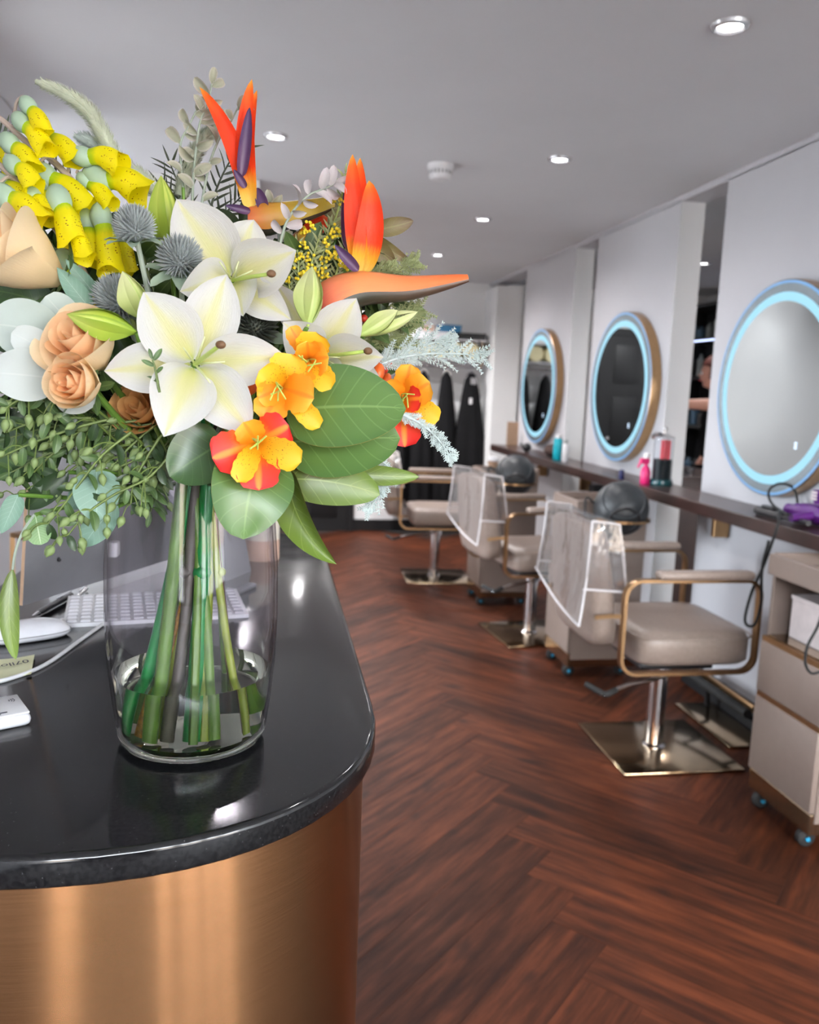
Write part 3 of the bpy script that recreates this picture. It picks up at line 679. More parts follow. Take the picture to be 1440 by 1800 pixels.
MB().box(-.18, .2, -.4, .4, 0, .96, .004).build('body', 'dark_wood', t, False); MB().box(-.2, .22, -.42, .42, .96, .98, .003).build('top', 'dark_wood', t, False); MB().box(-.19, -.18, -.38, -.01, .1, .85, .003).build('door', 'dark_wood', t, False); MB().box(-.19, -.18, .01, .38, .1, .85, .003).build('door', 'dark_wood', t, False)
# ---------------------------------------------------------------- person in the side room
def skin_mesh(name, pts, edges, rad, mat, parent, root=0, sub=2):
    me = bpy.data.meshes.new(name); me.from_pydata([tuple(p) for p in pts], edges, []); me.materials.append(MATS[mat])
    o = link(name, me, parent); md = o.modifiers.new('skin', 'SKIN'); md.use_smooth_shade = True
    sv = me.skin_vertices[0] if me.skin_vertices else None
    if sv is None:
        bm = bmesh.new(); bm.from_mesh(me); bm.verts.layers.skin.verify(); bm.to_mesh(me); bm.free(); sv = me.skin_vertices[0]
    for i, r in enumerate(rad):
        sv.data[i].radius = r if isinstance(r, tuple) else (r, r); sv.data[i].use_root = (i == root)
    s = o.modifiers.new('sub', 'SUBSURF'); s.levels = sub; s.render_levels = sub
    return o
pl = V((3.42, 5.95, 0))
ps = thing('person', 'person in a black sleeveless top reaching one arm out in the side room', 'person', pl)
f_ = V((-.80, .60, 0)); l_ = V((-.60, -.80, 0))      # facing, own left
def b_(f, l, z): return f_*f+l_*l+V((0, 0, z))
S = [b_(0, 0, .95), b_(0, 0, 1.10), b_(.01, 0, 1.25), b_(.01, 0, 1.38), b_(.02, 0, 1.45), b_(.05, 0, 1.53), b_(.075, 0, 1.60), b_(.07, 0, 1.68)]
rS = [(.15, .11), (.13, .10), (.15, .11), (.14, .09), .055, .055, (.075, .09), (.07, .085)]
ed = [(i, i+1) for i in range(7)]
def chain(start, pts, rr):
    i0 = len(S); S.extend(pts); rS.extend(rr); ed.append((start, i0)); ed.extend([(i0+k, i0+k+1) for k in range(len(pts)-1)]); return i0+len(pts)-1
la = chain(3, [b_(.0, .17, 1.39), b_(.15, .22, 1.39), b_(.36, .20, 1.385), b_(.42, .19, 1.385)], [.055, .045, .033, .03])
ra = chain(3, [b_(.0, -.17, 1.38), b_(.03, -.22, 1.12), b_(.16, -.16, .90), b_(.19, -.15, .86)], [.055, .045, .034, .03])
for s in (1, -1): chain(0, [b_(0, s*.10, .86), b_(.01, s*.10, .50), b_(-.01, s*.10, .10), b_(.10, s*.11, .035)], [.085, .062, .045, .035])
# five unequal, bent fingers rooted in each palm
def hand(i, d, side, up):
    p = S[i]
    j = chain(i, [p+d*.05], [(.035, .018)])
    for k, (off, L) in enumerate(((-.028, .065), (-.009, .078), (.010, .073), (.028, .058))):
        a = S[j]+side*off+d*.03; chain(j, [a, a+d*L*.55-up*.008, a+d*L*.9-up*.03], [.009, .0085, .007])
    a = p+side*-.035+d*.02; chain(i, [a, a+d*.03-side*.02-up*.01, a+d*.055-side*.025-up*.02], [.011, .010, .008])
hand(la, f_, l_, V((0, 0, 1))); hand(ra, V((f_.x*.5, f_.y*.5, -.85)), l_, f_)
skin_mesh('body', S, ed, rS, 'skin', ps)
# head with face
hd = MB(); hc = b_(.085, 0, 1.625)
def head(u, v):
    a, p = 2*PI*u, PI*v; x, y, z = math.sin(p)*math.cos(a), math.sin(p)*math.sin(a), -math.cos(p)
    k = 1-.18*max(0, -z)*(1 if x < .3 else .35); fx = .095*x*k
    if x > .75 and abs(y) < .25: fx += .022*max(0, 1-abs(z+.12)/.16)*(1-abs(y)/.25)                   # nose
    if x > .6 and abs(z+.0) < .12 and .2 < abs(y) < .55: fx -= .008                                   # eye sockets
    if x > .7 and abs(z+.42) < .09: fx += .006                                                        # lips
    if x > .5 and z < -.7: fx += .012                                                                  # chin
    return hc + f_*fx + l_*(.073*y*k) + V((0, 0, .118*z))
hb = hd.grid(head, 36, 28, cu=True).build('head', 'skin', ps)
for s in (1, -1):
    MB().ball(hc+f_*.082+l_*(s*.03)+V((0, 0, .003)), .011, 10, 6).build('eye', 'white_plastic', hb)
    MB().ball(hc+f_*.091+l_*(s*.03)+V((0, 0, .003)), .005, 8, 5).build('iris', 'black_plastic', hb)
    MB().ball(hc-f_*.005+l_*(s*.074)+V((0, 0, -.01)), .024, 10, 8, (.45, 1, 1.1), l_).build('ear', 'skin', hb)
MB().tube([hc+f_*.093+l_*y+V((0, 0, -.052)) for y in (-.022, 0, .022)], .0045, 6).build('mouth', 'red_plastic', hb)
def hair(u, v):
    a, p = 2*PI*u, PI*(.28+.72*v); x, y, z = math.sin(p)*math.cos(a), math.sin(p)*math.sin(a), -math.cos(p)
    if z < .42 and x > .25: x = .25
    if z < -.35: z = -.35
    return hc + f_*(.112*x-.012) + l_*(.088*y) + V((0, 0, .140*z+.008))
MB().grid(hair, 28, 16, cu=True).ball(hc-f_*.09+V((0, 0, .12)), .055, 14, 9).build('hair', 'hair', ps)
T = [b_(0, 0, .93), b_(0, 0, 1.10), b_(.01, 0, 1.25), b_(.01, 0, 1.37), b_(.0, .125, 1.40), b_(.0, -.125, 1.39)]
skin_mesh('top', T, [(0, 1), (1, 2), (2, 3), (3, 4), (3, 5)], [(.165, .125), (.145, .115), (.165, .125), (.15, .10), .062, .062], 'black_cloth', ps)
L = [b_(0, 0, .96)]; le = []; lr = [(.165, .125)]
for s in (1, -1):
    i0 = len(L); L += [b_(0, s*.10, .85), b_(.01, s*.10, .50), b_(-.01, s*.10, .10)]; lr += [.10, .078, .065]; le += [(0, i0), (i0, i0+1), (i0+1, i0+2)]
skin_mesh('trousers', L, le, lr, 'black_cloth', ps)
for s in (1, -1): MB().box(-.06, .20, -.045, .045, 0, .07, .025, 3).xf(Matrix.Translation(b_(0, s*.105, 0)) @ Matrix.Rotation(math.atan2(f_.y, f_.x), 4, 'Z')).build('shoe', 'black_rubber', ps)
# ---------------------------------------------------------------- reception desk
ZC = 1.05
def stadium(cx, r, y0, y1, n=28, p=2.25):
    out = []
    for cy, a0 in ((y1-r, 0), (y0+r, PI)):
        for i in range(n+1):
            a = a0+PI*i/n; c, s = math.cos(a), math.sin(a)
            out.append((cx+r*math.copysign(abs(c)**(2/p), c), cy+r*math.copysign(abs(s)**(2/p), s)))
    return out
dk = thing('reception_desk', 'reception desk with black granite top and rounded brushed copper front', 'desk', (-.18, 1.4, 0))
bm = bmesh.new(); pts = stadium(-.18, .305, .648, 2.19)
vb = [bm.verts.new((x, y, ZC-.03)) for x, y in pts]; f = bm.faces.new(vb); ex = bmesh.ops.extrude_face_region(bm, geom=[f])
bmesh.ops.translate(bm, vec=(0, 0, .03), verts=[g for g in ex['geom'] if isinstance(g, bmesh.types.BMVert)])
bmesh.ops.recalc_face_normals(bm, faces=bm.faces)
hz = [e for e in bm.edges if abs(e.verts[0].co.z-e.verts[1].co.z) < 1e-5]
bmesh.ops.bevel(bm, geom=hz, offset=.006, segments=3, affect='EDGES', profile=.5)
bm.verts.index_update(); mb = MB(); mb.add([v.co.copy() for v in bm.verts], [[v.index for v in f.verts] for f in bm.faces]); bm.free()
mb.build('worktop', 'granite', dk, ang=35, world=True)
MB().prism(stadium(-.18, .292, .661, 2.177, 48), .0, ZC-.03).build('copper_front', 'copper', dk, ang=35, world=True)
# vertical seams of the copper sheet
sm = MB()
for px_ in (600, ):
    p = onz(598, 1385, ZC); a = math.atan2(p.y-.953, p.x+.18); sm.tube([(-.18+.2925*math.cos(a), .953+.2925*math.sin(a), .0), (-.18+.2925*math.cos(a), .953+.2925*math.sin(a), ZC-.032)], .0009, 6)
sm.build('sheet_seam', 'bronze', dk, world=True)

# ---------------------------------------------------------------- computer on the desk
d_ = V((.458, .889, 0)); nr = V((.889, -.458, 0)); c0 = V((-.351, 1.23, 0))
t = thing('computer_monitor', 'grey metal desktop computer seen from the back on the counter', 'computer', (-.20, 1.52, ZC))
tl = .10; Wm, Hm = .65, .47
def mpt(a, h, n_): return c0+d_*a+nr*(n_+h*tl)+V((0, 0, 1.10+h))
def mback(u, v):
    a, h = u*Wm, v*Hm; bulge = .036*max(0, 1-((u-.5)*2)**4)*max(0, 1-((v-.5)*2)**4)
    return mpt(a, h, bulge)
MB().grid(mback, 24, 18).build('back_shell', 'aluminium', t, world=True)
e = MB()
for (a0, h0), (a1, h1) in (((0, 0), (Wm, 0)), ((Wm, 0), (Wm, Hm)), ((Wm, Hm), (0, Hm)), ((0, Hm), (0, 0))):
    e.add([mpt(a0, h0, 0), mpt(a1, h1, 0), mpt(a1, h1, -.006), mpt(a0, h0, -.006)], [[0, 1, 2, 3]])
e.build('side_edge', 'kraft', t, False, world=True)
MB().add([mpt(0, 0, -.006), mpt(Wm, 0, -.006), mpt(Wm, Hm, -.006), mpt(0, Hm, -.006)], [[0, 1, 2, 3]]).build('screen', 'screen_dark', t, False, world=True)
cc = c0+d_*(Wm/2)
st = MB().bar([cc+nr*.05+V((0, 0, 1.30)), cc+nr*.105+V((0, 0, 1.22)), cc+nr*.135+V((0, 0, 1.08)), cc+nr*.13+V((0, 0, 1.058))], .008, .19, d_).build('stand_neck', 'aluminium', t, False, world=True)
Mx = Matrix(((nr.x, d_.x, 0, cc.x), (nr.y, d_.y, 0, cc.y), (0, 0, 1, 0), (0, 0, 0, 1)))
MB().box(-.06, .15, -.10, .10, ZC, ZC+.009, .004).xf(Mx).build('stand_foot', 'aluminium', t, False, world=True)
pt = MB()
for k in range(4): a = .075+k*.014; pt.add([mpt(a, .062, .0145), mpt(a+.009, .062, .0155), mpt(a+.009, .065, .0155), mpt(a, .065, .0145)], [[0, 1, 2, 3]])
pt.tube([mpt(.055, .06, .012), mpt(.0551, .06, .0135)], .004, 10).build('ports', 'black_plastic', t, False, world=True)
p0 = mpt(.155, .06, .02)
pg = MB().box(-.008, .008, -.012, .012, -.012, .012, .003).xf(Matrix.Translation(p0+nr*.012)).build('usb_plug', 'white_plastic'); tag(pg, 'white cable plug in the back of the computer', 'plug')
# keyboard
kc = onz(165, 1055, ZC); t = thing('keyboard', 'slim white keyboard lying behind the glass vase', 'keyboard', (-.175, 1.385, ZC), math.radians(-80))
MB().add([(x, y, z) for x, y, z in ((-.075, -.15, 0), (.075, -.15, 0), (.075, .13, 0), (-.075, .13, 0), (-.075, -.15, .012), (.075, -.15, .006), (.075, .13, .006), (-.075, .13, .012))],
         [[3, 2, 1, 0], [4, 5, 6, 7], [0, 1, 5, 4], [1, 2, 6, 5], [2, 3, 7, 6], [3, 0, 4, 7]]).build('tray', 'white_plastic', t, False)
km = MB().box(-.0078, .0078, -.0078, .0078, 0, .003, .0015, 1).mesh('key', 'white_gloss', False)
for r_ in range(8):
    for c_ in range(14):
        x = -.064+r_*.0182; y = -.138+c_*.0195
        link('key', km, t, Matrix.Translation((x, y, .012-(x+.075)*.04)))
# mouse
t = thing('computer_mouse', 'white computer mouse on the counter at the left edge', 'mouse', (-.345, 1.235, ZC), math.radians(-62))
def ms(u, v):
    a = 2*PI*u; k = round(v*6); w_, z = [(0, .002), (.9, .002), (1, .007), (.97, .013), (.8, .021), (.45, .026), (0, .028)][k]
    c, s_ = math.cos(a), math.sin(a); return (.029*w_*math.copysign(abs(c)**.7, c), .057*w_*math.copysign(abs(s_)**.7, s_), z)
MB().grid(ms, 32, 6, cu=True).build('shell', 'white_gloss', t, ang=70)
MB().tube([(.0293*math.copysign(abs(math.cos(a))**.7, math.cos(a)), .0573*math.copysign(abs(math.sin(a))**.7, math.sin(a)), .0095) for a in [2*PI*i/32 for i in range(33)]], .0007, 5).build('seam', 'grey_fabric', t)
# card terminal
tp = onz(60, 1262, ZC); t = thing('card_terminal', 'white card payment terminal at the left edge of the counter', 'card terminal', (-.30, .925, ZC), math.radians(28))
MB().box(-.085, .035, -.032, .032, .0, .014, .008, 3).build('body', 'white_gloss', t); MB().box(-.083, .033, -.030, .030, .014, .0165, .002).build('top_face', 'white_plastic', t)
MB().box(-.08, .005, -.026, .026, .0165, .0170, .0).build('screen', 'bottle_grey', t, False)
MB().box(-.02, .012, -.022, -.0205, .0166, .0172).build('slot_mark', 'ink', t, False)
cw = MB()
for k in range(3): cw.tube([(.018+.003*k*.2+(.003+.002*k)*math.cos(a), .012+(.003+.002*k)*math.sin(a), .0170) for a in (-.7, -.35, 0, .35, .7)], .0004, 4)
cw.build('contactless_symbol', 'ink', t)
MB().box(.0345, .0355, -.010, .012, .005, .008).build('card_slot', 'black_plastic', t, False)
# sticky note
t = thing('sticky_note', 'pale yellow sticky note with handwriting on the counter', 'note', (-.345, 1.10, ZC), math.radians(12))
def nt_(u, v): return (-.04+.08*u, -.04+.08*v, .0008+.012*max(0, u-.6)**1.5)
MB().grid(nt_, 8, 4).build('paper', 'note_paper', t)
fc = bpy.data.curves.new('handwriting', 'FONT'); fc.body = '07llow'; fc.size = .018; fc.shear = .2
fo = bpy.data.objects.new('tmp_text', fc); col.objects.link(fo); bpy.context.view_layer.update()
fm = bpy.data.meshes.new_from_object(fo); bpy.data.objects.remove(fo); fm.materials.clear(); fm.materials.append(MATS['ink'])
link('handwriting', fm, t, Matrix.Translation((.033, .02, .0045)) @ Matrix.Rotation(math.radians(205), 4, 'Z'))
# cables, pens
o = MB().tube(cat([onz(-40, 1105, ZC+.004), onz(60, 1097, ZC+.004), onz(130, 1086, ZC+.004), onz(185, 1068, ZC+.004), onz(215, 1050, ZC+.004)], 6), .0032, 8).build('white_cable', 'white_plastic'); tag(o, 'white cable lying straight behind the mouse', 'cable')
o = MB().tube(cat([onz(-40, 1205, ZC+.003), onz(20, 1192, ZC+.003), onz(80, 1168, ZC+.003), onz(140, 1126, ZC+.003), onz(190, 1088, ZC+.003), onz(215, 1050, ZC+.003)], 6), .0027, 8).build('charging_cable', 'white_plastic'); tag(o, 'white charging cable curving in front of the mouse over the note', 'cable')
def pen(a, b, mat, lab, r=.005):
    a, b = V(a), V(b); t = thing('pen', lab, 'pen', a.lerp(b, .5)); d = (b-a)
    MB().tube([a+d*.14, a+d*.3, b], [r*.9, r, r], 10).build('barrel', mat, t, world=True); MB().tube([a, a+d*.14], [r*.2, r*.8], 10).build('tip', 'chrome' if mat != 'chrome' else 'black_plastic', t, world=True)
    MB().bar([a+d*.62+V((0, 0, r*1.3)), b+V((0, 0, r*1.3))], .002, .003, (0, 0, 1)).build('clip', 'chrome', t, False, world=True)
pen(onz(57, 1083, ZC+.006), onz(125, 1046, ZC+.006), 'black_plastic', 'black pen pointing left beside the keyboard')
pen(onz(120, 1062, ZC+.005), onz(152, 1034, ZC+.005), 'chrome', 'silver pen lying under the computer', .0035)
# candle jar behind the vase
t = thing('candle_jar', 'cream jar with a wooden base standing behind the vase', 'jar', (-.018, 1.80, ZC))
MB().lathe([(.0001, 0), (.036, 0), (.037, .002), (.037, .045)], 24).build('base', 'peach_card', t); MB().lathe([(.037, .045), (.037, .10), (.034, .102), (.034, .09), (.0001, .09)], 24).build('jar', 'cream_jar' if 'cream_jar' in MATS else 'box_white_pink', t)
# copper framed stool behind the desk, one corner showing left of the computer
q0 = onz(22, 940, .95); sc0 = q0+V((.19, .03, 0)); t = thing('bar_stool', 'copper framed stool behind the desk, one corner showing left of the computer', 'stool', (sc0.x, sc0.y, 0))
a0 = math.atan2(q0.y-sc0.y, q0.x-sc0.x); rs = (q0-sc0).length
cn = [V((rs*math.cos(a0+k*PI/2), rs*math.sin(a0+k*PI/2), .95)) for k in range(4)]
MB().bar(cn, .014, .014, (0, 0, 1), True).build('seat_frame', 'bronze', t, False)
MB().prism([(c.x*.93, c.y*.93) for c in cn], .935, .950).build('seat', 'black_cloth', t, False)
for c in cn: MB().bar([c*1.0, V((c.x*1.15, c.y*1.15, 0))], .014, .014, (c.normalized().cross(V((0, 0, 1)))) if True else None).build('leg', 'bronze', t, False)
# ---------------------------------------------------------------- vase
VC = V((-.080, .872, ZC))
clear_mat('vase_glass', (.93, .92, .94), .0, .04, ior=1.45, edge=(.55, .53, .56))
glass_mat('glass_base', (.93, .98, .90), 1.5)
glass_mat('water', (.88, .96, .74), 1.33)
vs = thing('glass_vase', 'tall clear glass vase half full of stems on the counter', 'vase', VC)
OUT = [(.068, .0), (.074, .004), (.0775, .014), (.082, .045), (.0865, .09), (.0885, .14), (.088, .19), (.0845, .24), (.080, .285), (.077, .32)]
inn = [(r-.0032, z) for r, z in OUT[2:]]
MB().lathe([(.0765, .012)]+OUT[2:]+[(.0755, .3215)]+inn[::-1], 64).build('wall', 'vase_glass', vs, ang=60)
MB().lathe([(.0001, .0005), (.064, .0005), (.073, .003), (.0772, .012), (.074, .0135), (.05, .0115), (.0001, .011)], 56).build('base', 'glass_base', vs, ang=60)
wt = [(.0001, .0128), (.05, .0130), (.0735, .0150)]+[(r-.0040, z) for r, z in ((.0795, .030), (.082, .045), (.0845, .068))]+[(.0805, .0755), (.076, .0745), (.0001, .0745)]
MB().lathe(wt, 56).build('water', 'water', vs, ang=60)

# ---------------------------------------------------------------- petals and leaves
def prof_(kind):
    fs = {'lily': lambda t: (t**.72)*((1-t)**1.0)*(1+.9*t)+.02*(1-t), 'leaf': lambda t: (t**.7)*((1-t)**.75)+.01*(1-t), 'round': lambda t: (t**.5)*((1-t)**.45),
          'spat': lambda t: (t**1.05)*((1-t)**.36)+.06*(1-t), 'blade': lambda t: (t**.5)*((1-t)**.9)+.02*(1-t), 'flame': lambda t: (t**.45)*((1-t)**.7)+.10*(1-t), 'heart': lambda t: (t**.42)*((1-t)**.62)}
    f = fs[kind]; mx = max(f(i/60) for i in range(61)); return lambda t: f(t)/mx
PR = {k: prof_(k) for k in ('lily', 'leaf', 'round', 'spat', 'blade', 'flame', 'heart')}
def sheet(P0, P1, n, W, arch=.15, cup=.2, kind='lily', nu=10, nv=6, ruf=0, curl=0, twist=0, side=0, ph=0, mb=None):
    P0, P1, n = V(P0), V(P1), V(n); a = P1-P0; L = a.length; t = a.normalized(); n = (n-t*n.dot(t)); n = n.normalized() if n.length > 1e-6 else t.orthogonal().normalized(); b = t.cross(n)
    pf = PR[kind]
    def cen(u): return P0+a*u+n*(L*(arch*4*u*(1-u)-curl*(u**3)*(1-u)*2))+b*(side*L*4*u*(1-u))
    def fn(u, v):
        s = 2*v-1; c = cen(u); tg = (cen(min(1, u+.01))-cen(max(0, u-.01))).normalized(); nn = b.cross(tg)*1.0
        nn = (n-tg*n.dot(tg)).normalized(); bb = tg.cross(nn)
        if twist: q = Matrix.Rotation(twist*u, 3, tg); bb = q @ bb; nn = q @ nn
        w_ = W/2*pf(u)*(1+(.05*math.sin(u*37+ph)*(1 if s > 0 else -1)*abs(s) if ruf > .025 else 0)); r_ = ruf*W*math.sin(u*11+ph+s*2)*s*s*min(1, u*2)
        return c+bb*(s*w_)+nn*(cup*w_*s*s+r_)
    m = mb or MB(); m.grid(fn, nu, nv); return m
def toc(P): return (CAM-V(P)).normalized()
petal_mat('lily', [(0, (.50, .62, .10)), (.10, (.78, .78, .30)), (.38, (.80, .76, .42)), (.7, (.80, .79, .64)), (1, (.81, .80, .77))], ((.81, .80, .78), .2, .75), rib=(.76, .74, .34), ribw=.10, rough=.45, tr=.22, var=.03)
petal_mat('lily_bud', [(0, (.22, .36, .03)), (.5, (.42, .52, .06)), (1, (.52, .55, .14))], ((.30, .42, .05), .5, 1), rib=(.20, .33, .03), rough=.4, tr=.15)
petal_mat('pale_bud', [(0, (.42, .55, .16)), (.5, (.58, .65, .26)), (1, (.70, .72, .40))], rib=(.40, .52, .15), rough=.4, tr=.15)
petal_mat('rose_light', [(0, (.84, .62, .34)), (.5, (.90, .70, .42)), (1, (.93, .76, .52))], rough=.6, tr=.2, var=.05)
petal_mat('rose_deep', [(0, (.90, .40, .14)), (.5, (.93, .55, .27)), (1, (.94, .66, .40))], rough=.6, tr=.3, var=.05)
petal_mat('rose_dark', [(0, (.55, .22, .05)), (.6, (.66, .34, .11)), (1, (.72, .42, .17))], rough=.6, tr=.15, var=.1)
petal_mat('alst_orange', [(0, (.85, .45, .02)), (.4, (.93, .30, .01)), (.8, (.93, .36, .02)), (1, (.90, .50, .05))], rib=(.85, .22, .01), ribw=.08, rough=.5, tr=.2)
petal_mat('alst_yellow', [(0, (.85, .36, .01)), (.4, (.92, .44, .012)), (1, (.93, .56, .03))], spots=((.05, .015, .005), 13, (1, 1.9, 1), .24, .25, .7), rough=.5, tr=.2)
petal_mat('alst_red', [(0, (.93, .50, .02)), (.35, (.93, .26, .01)), (.62, (.85, .06, .02)), (1, (.80, .025, .03))], rib=(.93, .35, .02), ribw=.1, rough=.5, tr=.2)
petal_mat('sepal', [(0, (.92, .72, .18)), (.17, (.92, .48, .03)), (.32, (.88, .055, .004)), (.72, (.90, .05, .004)), (.9, (.92, .13, .008)), (1, (.90, .33, .02))], rough=.45, tr=.15, var=.15)
petal_mat('purple_petal', [(0, (.10, .04, .10)), (1, (.06, .03, .10))], rough=.45, tr=0)
petal_mat('beak', [(0, (.40, .05, .045)), (.2, (.70, .12, .09)), (.5, (.74, .27, .10)), (1, (.74, .15, .04))], rough=.45, tr=0)
petal_mat('beak_green', [(0, (.62, .14, .05)), (.3, (.50, .20, .03)), (.6, (.40, .26, .02)), (1, (.52, .36, .02))], rough=.45, tr=0)
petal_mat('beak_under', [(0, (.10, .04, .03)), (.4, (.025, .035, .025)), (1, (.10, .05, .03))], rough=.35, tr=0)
petal_mat('bell', [(0, (.30, .52, .01)), (.22, (.50, .66, .01)), (.42, (.95, .86, .002)), (1, (.98, .84, .002))], spots=((.25, .06, .0), 20, (1.2, 1, 1), .26, .5, .85), rough=.5, tr=.38, var=.06)
plain('calyx', (.30, .41, .30), .6, var=.15); plain('taupe_stem', (.42, .34, .29), .7, var=.15)
petal_mat('magnolia', [(0, (.105, .18, .035)), (.5, (.10, .19, .05)), (1, (.115, .21, .06))], ((.08, .165, .045), .6, 1), rib=(.22, .34, .12), veins=44, ribw=.022, rough=.28, tr=.08, var=.2)
petal_mat('magnolia_dark', [(0, (.03, .075, .018)), (1, (.045, .105, .03))], rib=(.10, .18, .06), veins=44, ribw=.022, rough=.28, tr=.05, var=.2)
petal_mat('magnolia_lime', [(0, (.085, .125, .015)), (1, (.15, .235, .035))], rib=(.28, .36, .10), veins=40, ribw=.02, rough=.32, tr=.12, var=.2)
petal_mat('leaf_under', [(0, (.34, .20, .05)), (1, (.40, .26, .07))], rib=(.48, .34, .12), veins=40, rough=.6, tr=.05)
petal_mat('silver_leaf', [(0, (.40, .47, .42)), (1, (.50, .57, .53))], rib=(.58, .63, .58), ribw=.02, rough=.6, tr=.12, var=.1)
petal_mat('pale_leaf', [(0, (.50, .55, .52)), (1, (.58, .62, .60))], rib=(.62, .65, .62), ribw=.02, rough=.6, tr=.15, var=.06)
petal_mat('euca', [(0, (.15, .265, .195)), (1, (.20, .335, .26))], rib=(.32, .45, .37), veins=50, ribw=.018, rough=.5, tr=.15, var=.15)
petal_mat('euca_net', [(0, (.10, .20, .06)), (1, (.15, .27, .10))], rib=(.50, .60, .40), veins=70, ribw=.03, rough=.5, tr=.1)
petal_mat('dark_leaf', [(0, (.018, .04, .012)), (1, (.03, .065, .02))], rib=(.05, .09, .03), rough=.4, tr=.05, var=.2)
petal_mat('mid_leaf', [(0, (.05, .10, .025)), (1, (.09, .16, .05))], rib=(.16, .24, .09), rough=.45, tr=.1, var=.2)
petal_mat('sage_leaf', [(0, (.26, .28, .20)), (1, (.42, .41, .32))], ((.52, .48, .45), .6, 1), rough=.7, tr=.15, var=.2)
petal_mat('mauve_leaf', [(0, (.45, .42, .42)), (1, (.60, .55, .58))], rough=.7, tr=.15, var=.15)
petal_mat('olive_leaf', [(0, (.12, .10, .025)), (.5, (.16, .13, .04)), (1, (.12, .07, .035))], rib=(.22, .20, .07), veins=44, rough=.5, tr=.1, var=.15)
petal_mat('bract', [(0, (.24, .33, .25)), (1, (.36, .45, .34))], rough=.6, tr=.1)
petal_mat('frond', [(0, (.55, .64, .62)), (1, (.74, .82, .83))], rough=.7, tr=.1, var=.2)
petal_mat('frond_green', [(0, (.24, .28, .12)), (1, (.38, .42, .22))], rough=.7, tr=.1, var=.2)
petal_mat('needle', [(0, (.035, .05, .03)), (1, (.07, .09, .055))], rough=.6, tr=0)
plain('spike', (.29, .32, .32), .6, var=.35, scale=60); plain('spike_shaded', (.06, .07, .055), .6, var=.4, scale=60)  # darker thistle copy holds the shade between the lilies in its colour
plain('fuzz', (.52, .56, .44), .9, var=.12, scale=80); plain('fuzz_blue', (.40, .47, .45), .9, var=.12, scale=80)
plain('stem_green', (.10, .20, .03), .35, var=.2); plain('stem_lime', (.24, .30, .04), .35, var=.2); plain('stem_emerald', (.01, .20, .045), .3, var=.2); plain('stem_brown', (.10, .03, .03), .4, var=.3); plain('stem_grey', (.10, .09, .075), .5, var=.2); plain('stem_gold', (.35, .17, .02), .4, var=.5, scale=200); plain('stem_sage', (.28, .33, .27), .6)
plain('pistil', (.42, .55, .12), .4); plain('pale_filament', (.70, .74, .42), .5); plain('stigma', (.14, .07, .03), .6); plain('pod', (.17, .235, .085), .55, var=.25, scale=90); plain('solidago', (.80, .62, .02), .6, var=.2, scale=120); plain('red_berry', (.55, .03, .01), .35); plain('orange_bud', (.75, .13, .02), .4); plain('twig', (.09, .13, .03), .5, var=.2); plain('seed_twig', (.11, .16, .035), .5, var=.2)

for _n, _st in (('lily', .35), ('sepal', .3), ('rose_light', .1)):
    _nt = MATS[_n].node_tree; _b = _nt.nodes['Principled BSDF']; bump(_nt, _b, tex(_nt, 'noise', 5, 'UV', (1, 14, 1), det=2), _st, .004)
BND = V((-.075, .885, 1.355))           # where the stems cross the vase mouth
def stem_path(P, foot, mouth=None, bend=None):
    """from a bloom base down through the mouth of the vase to a foot in the water"""
    m = V(mouth) if mouth else BND+V(((P.x-BND.x)*.12, (P.y-BND.y)*.10, 0))
    r = V((m.x-VC.x, m.y-VC.y, 0))
    if r.length > .060: r *= .060/r.length; m = V((VC.x+r.x, VC.y+r.y, m.z))
    pts = [V(P)]
    if bend is not None: pts.append(V(bend))
    else: pts.append(V(P).lerp(m, .55)+V((0, 0, -.012)))
    pts += [m, m.lerp(V(foot), .5), V(foot)]
    return cat(pts, 6)
def foot(a, r=.055, z=.016): return V((VC.x+r*math.cos(a), VC.y+r*math.sin(a), ZC+z))
_ga = [0.0]
def nfoot():
    _ga[0] += 2.399963; k = R.random(); return foot(_ga[0], .044+.021*k, R.uniform(.018, .026))
def add_stem(t, P, mat='stem_green', r=.0035, ft=None, mouth=None, full=False):
    if not (ft or full):
        P = V(P); m = BND+V(((P.x-BND.x)*.14, (P.y-BND.y)*.12, R.uniform(-.035, .0)))
        return MB().tube(cat([P, P.lerp(m, .55)+V((0, 0, -.010)), m], 6), [r*.8, r], 8).build('stem', mat, t, world=True)
    p = stem_path(V(P), ft or nfoot(), mouth); return MB().tube(p, [r*.8, r*1.1], 9).build('stem', mat, t, world=True)

# ---------------------------------------------------------------- lilies
def lily(c, tips, W, lab, pist, back=.035, arch=.12):
    t = thing('lily', lab, 'flower', c, 0, 'white lilies in the vase'); n = toc(c)
    for i, (tp, k) in enumerate(tips):
        d = (V(tp)-V(c)).normalized()
        sheet(V(c)-n*back+d*.004, tp, n*1.0+d*.15, W*k*.93, arch, .30, 'lily', 14, 8, .012, ph=i).build('petal', 'lily', t, world=True, ang=0)
    if pist:
        pv = MB().tube(cat([V(c)-n*back*.8, V(c).lerp(V(pist), .5)+n*.006, V(pist)], 6), [.0022, .0016], 8).build('pistil', 'pistil', t, world=True)
        MB().ball(V(pist), .0042, 10, 7, (1, 1, .8)).build('stigma', 'stigma', pv, world=True)
    rr = random.Random(len(lab))
    for i in range(4):
        tp = V(tips[i % len(tips)][0]); q = V(c).lerp(tp, .22+rr.random()*.1)+n*.010
        MB().tube(cat([V(c)-n*back*.8, V(c).lerp(tp, .15)+n*.008, q], 5), [.0010, .0006], 6).build('filament', 'pale_filament', t, world=True)
    add_stem(t, V(c)-n*back, 'stem_green', .0042, full=True)
    return t
c = at(343, 640, .735)
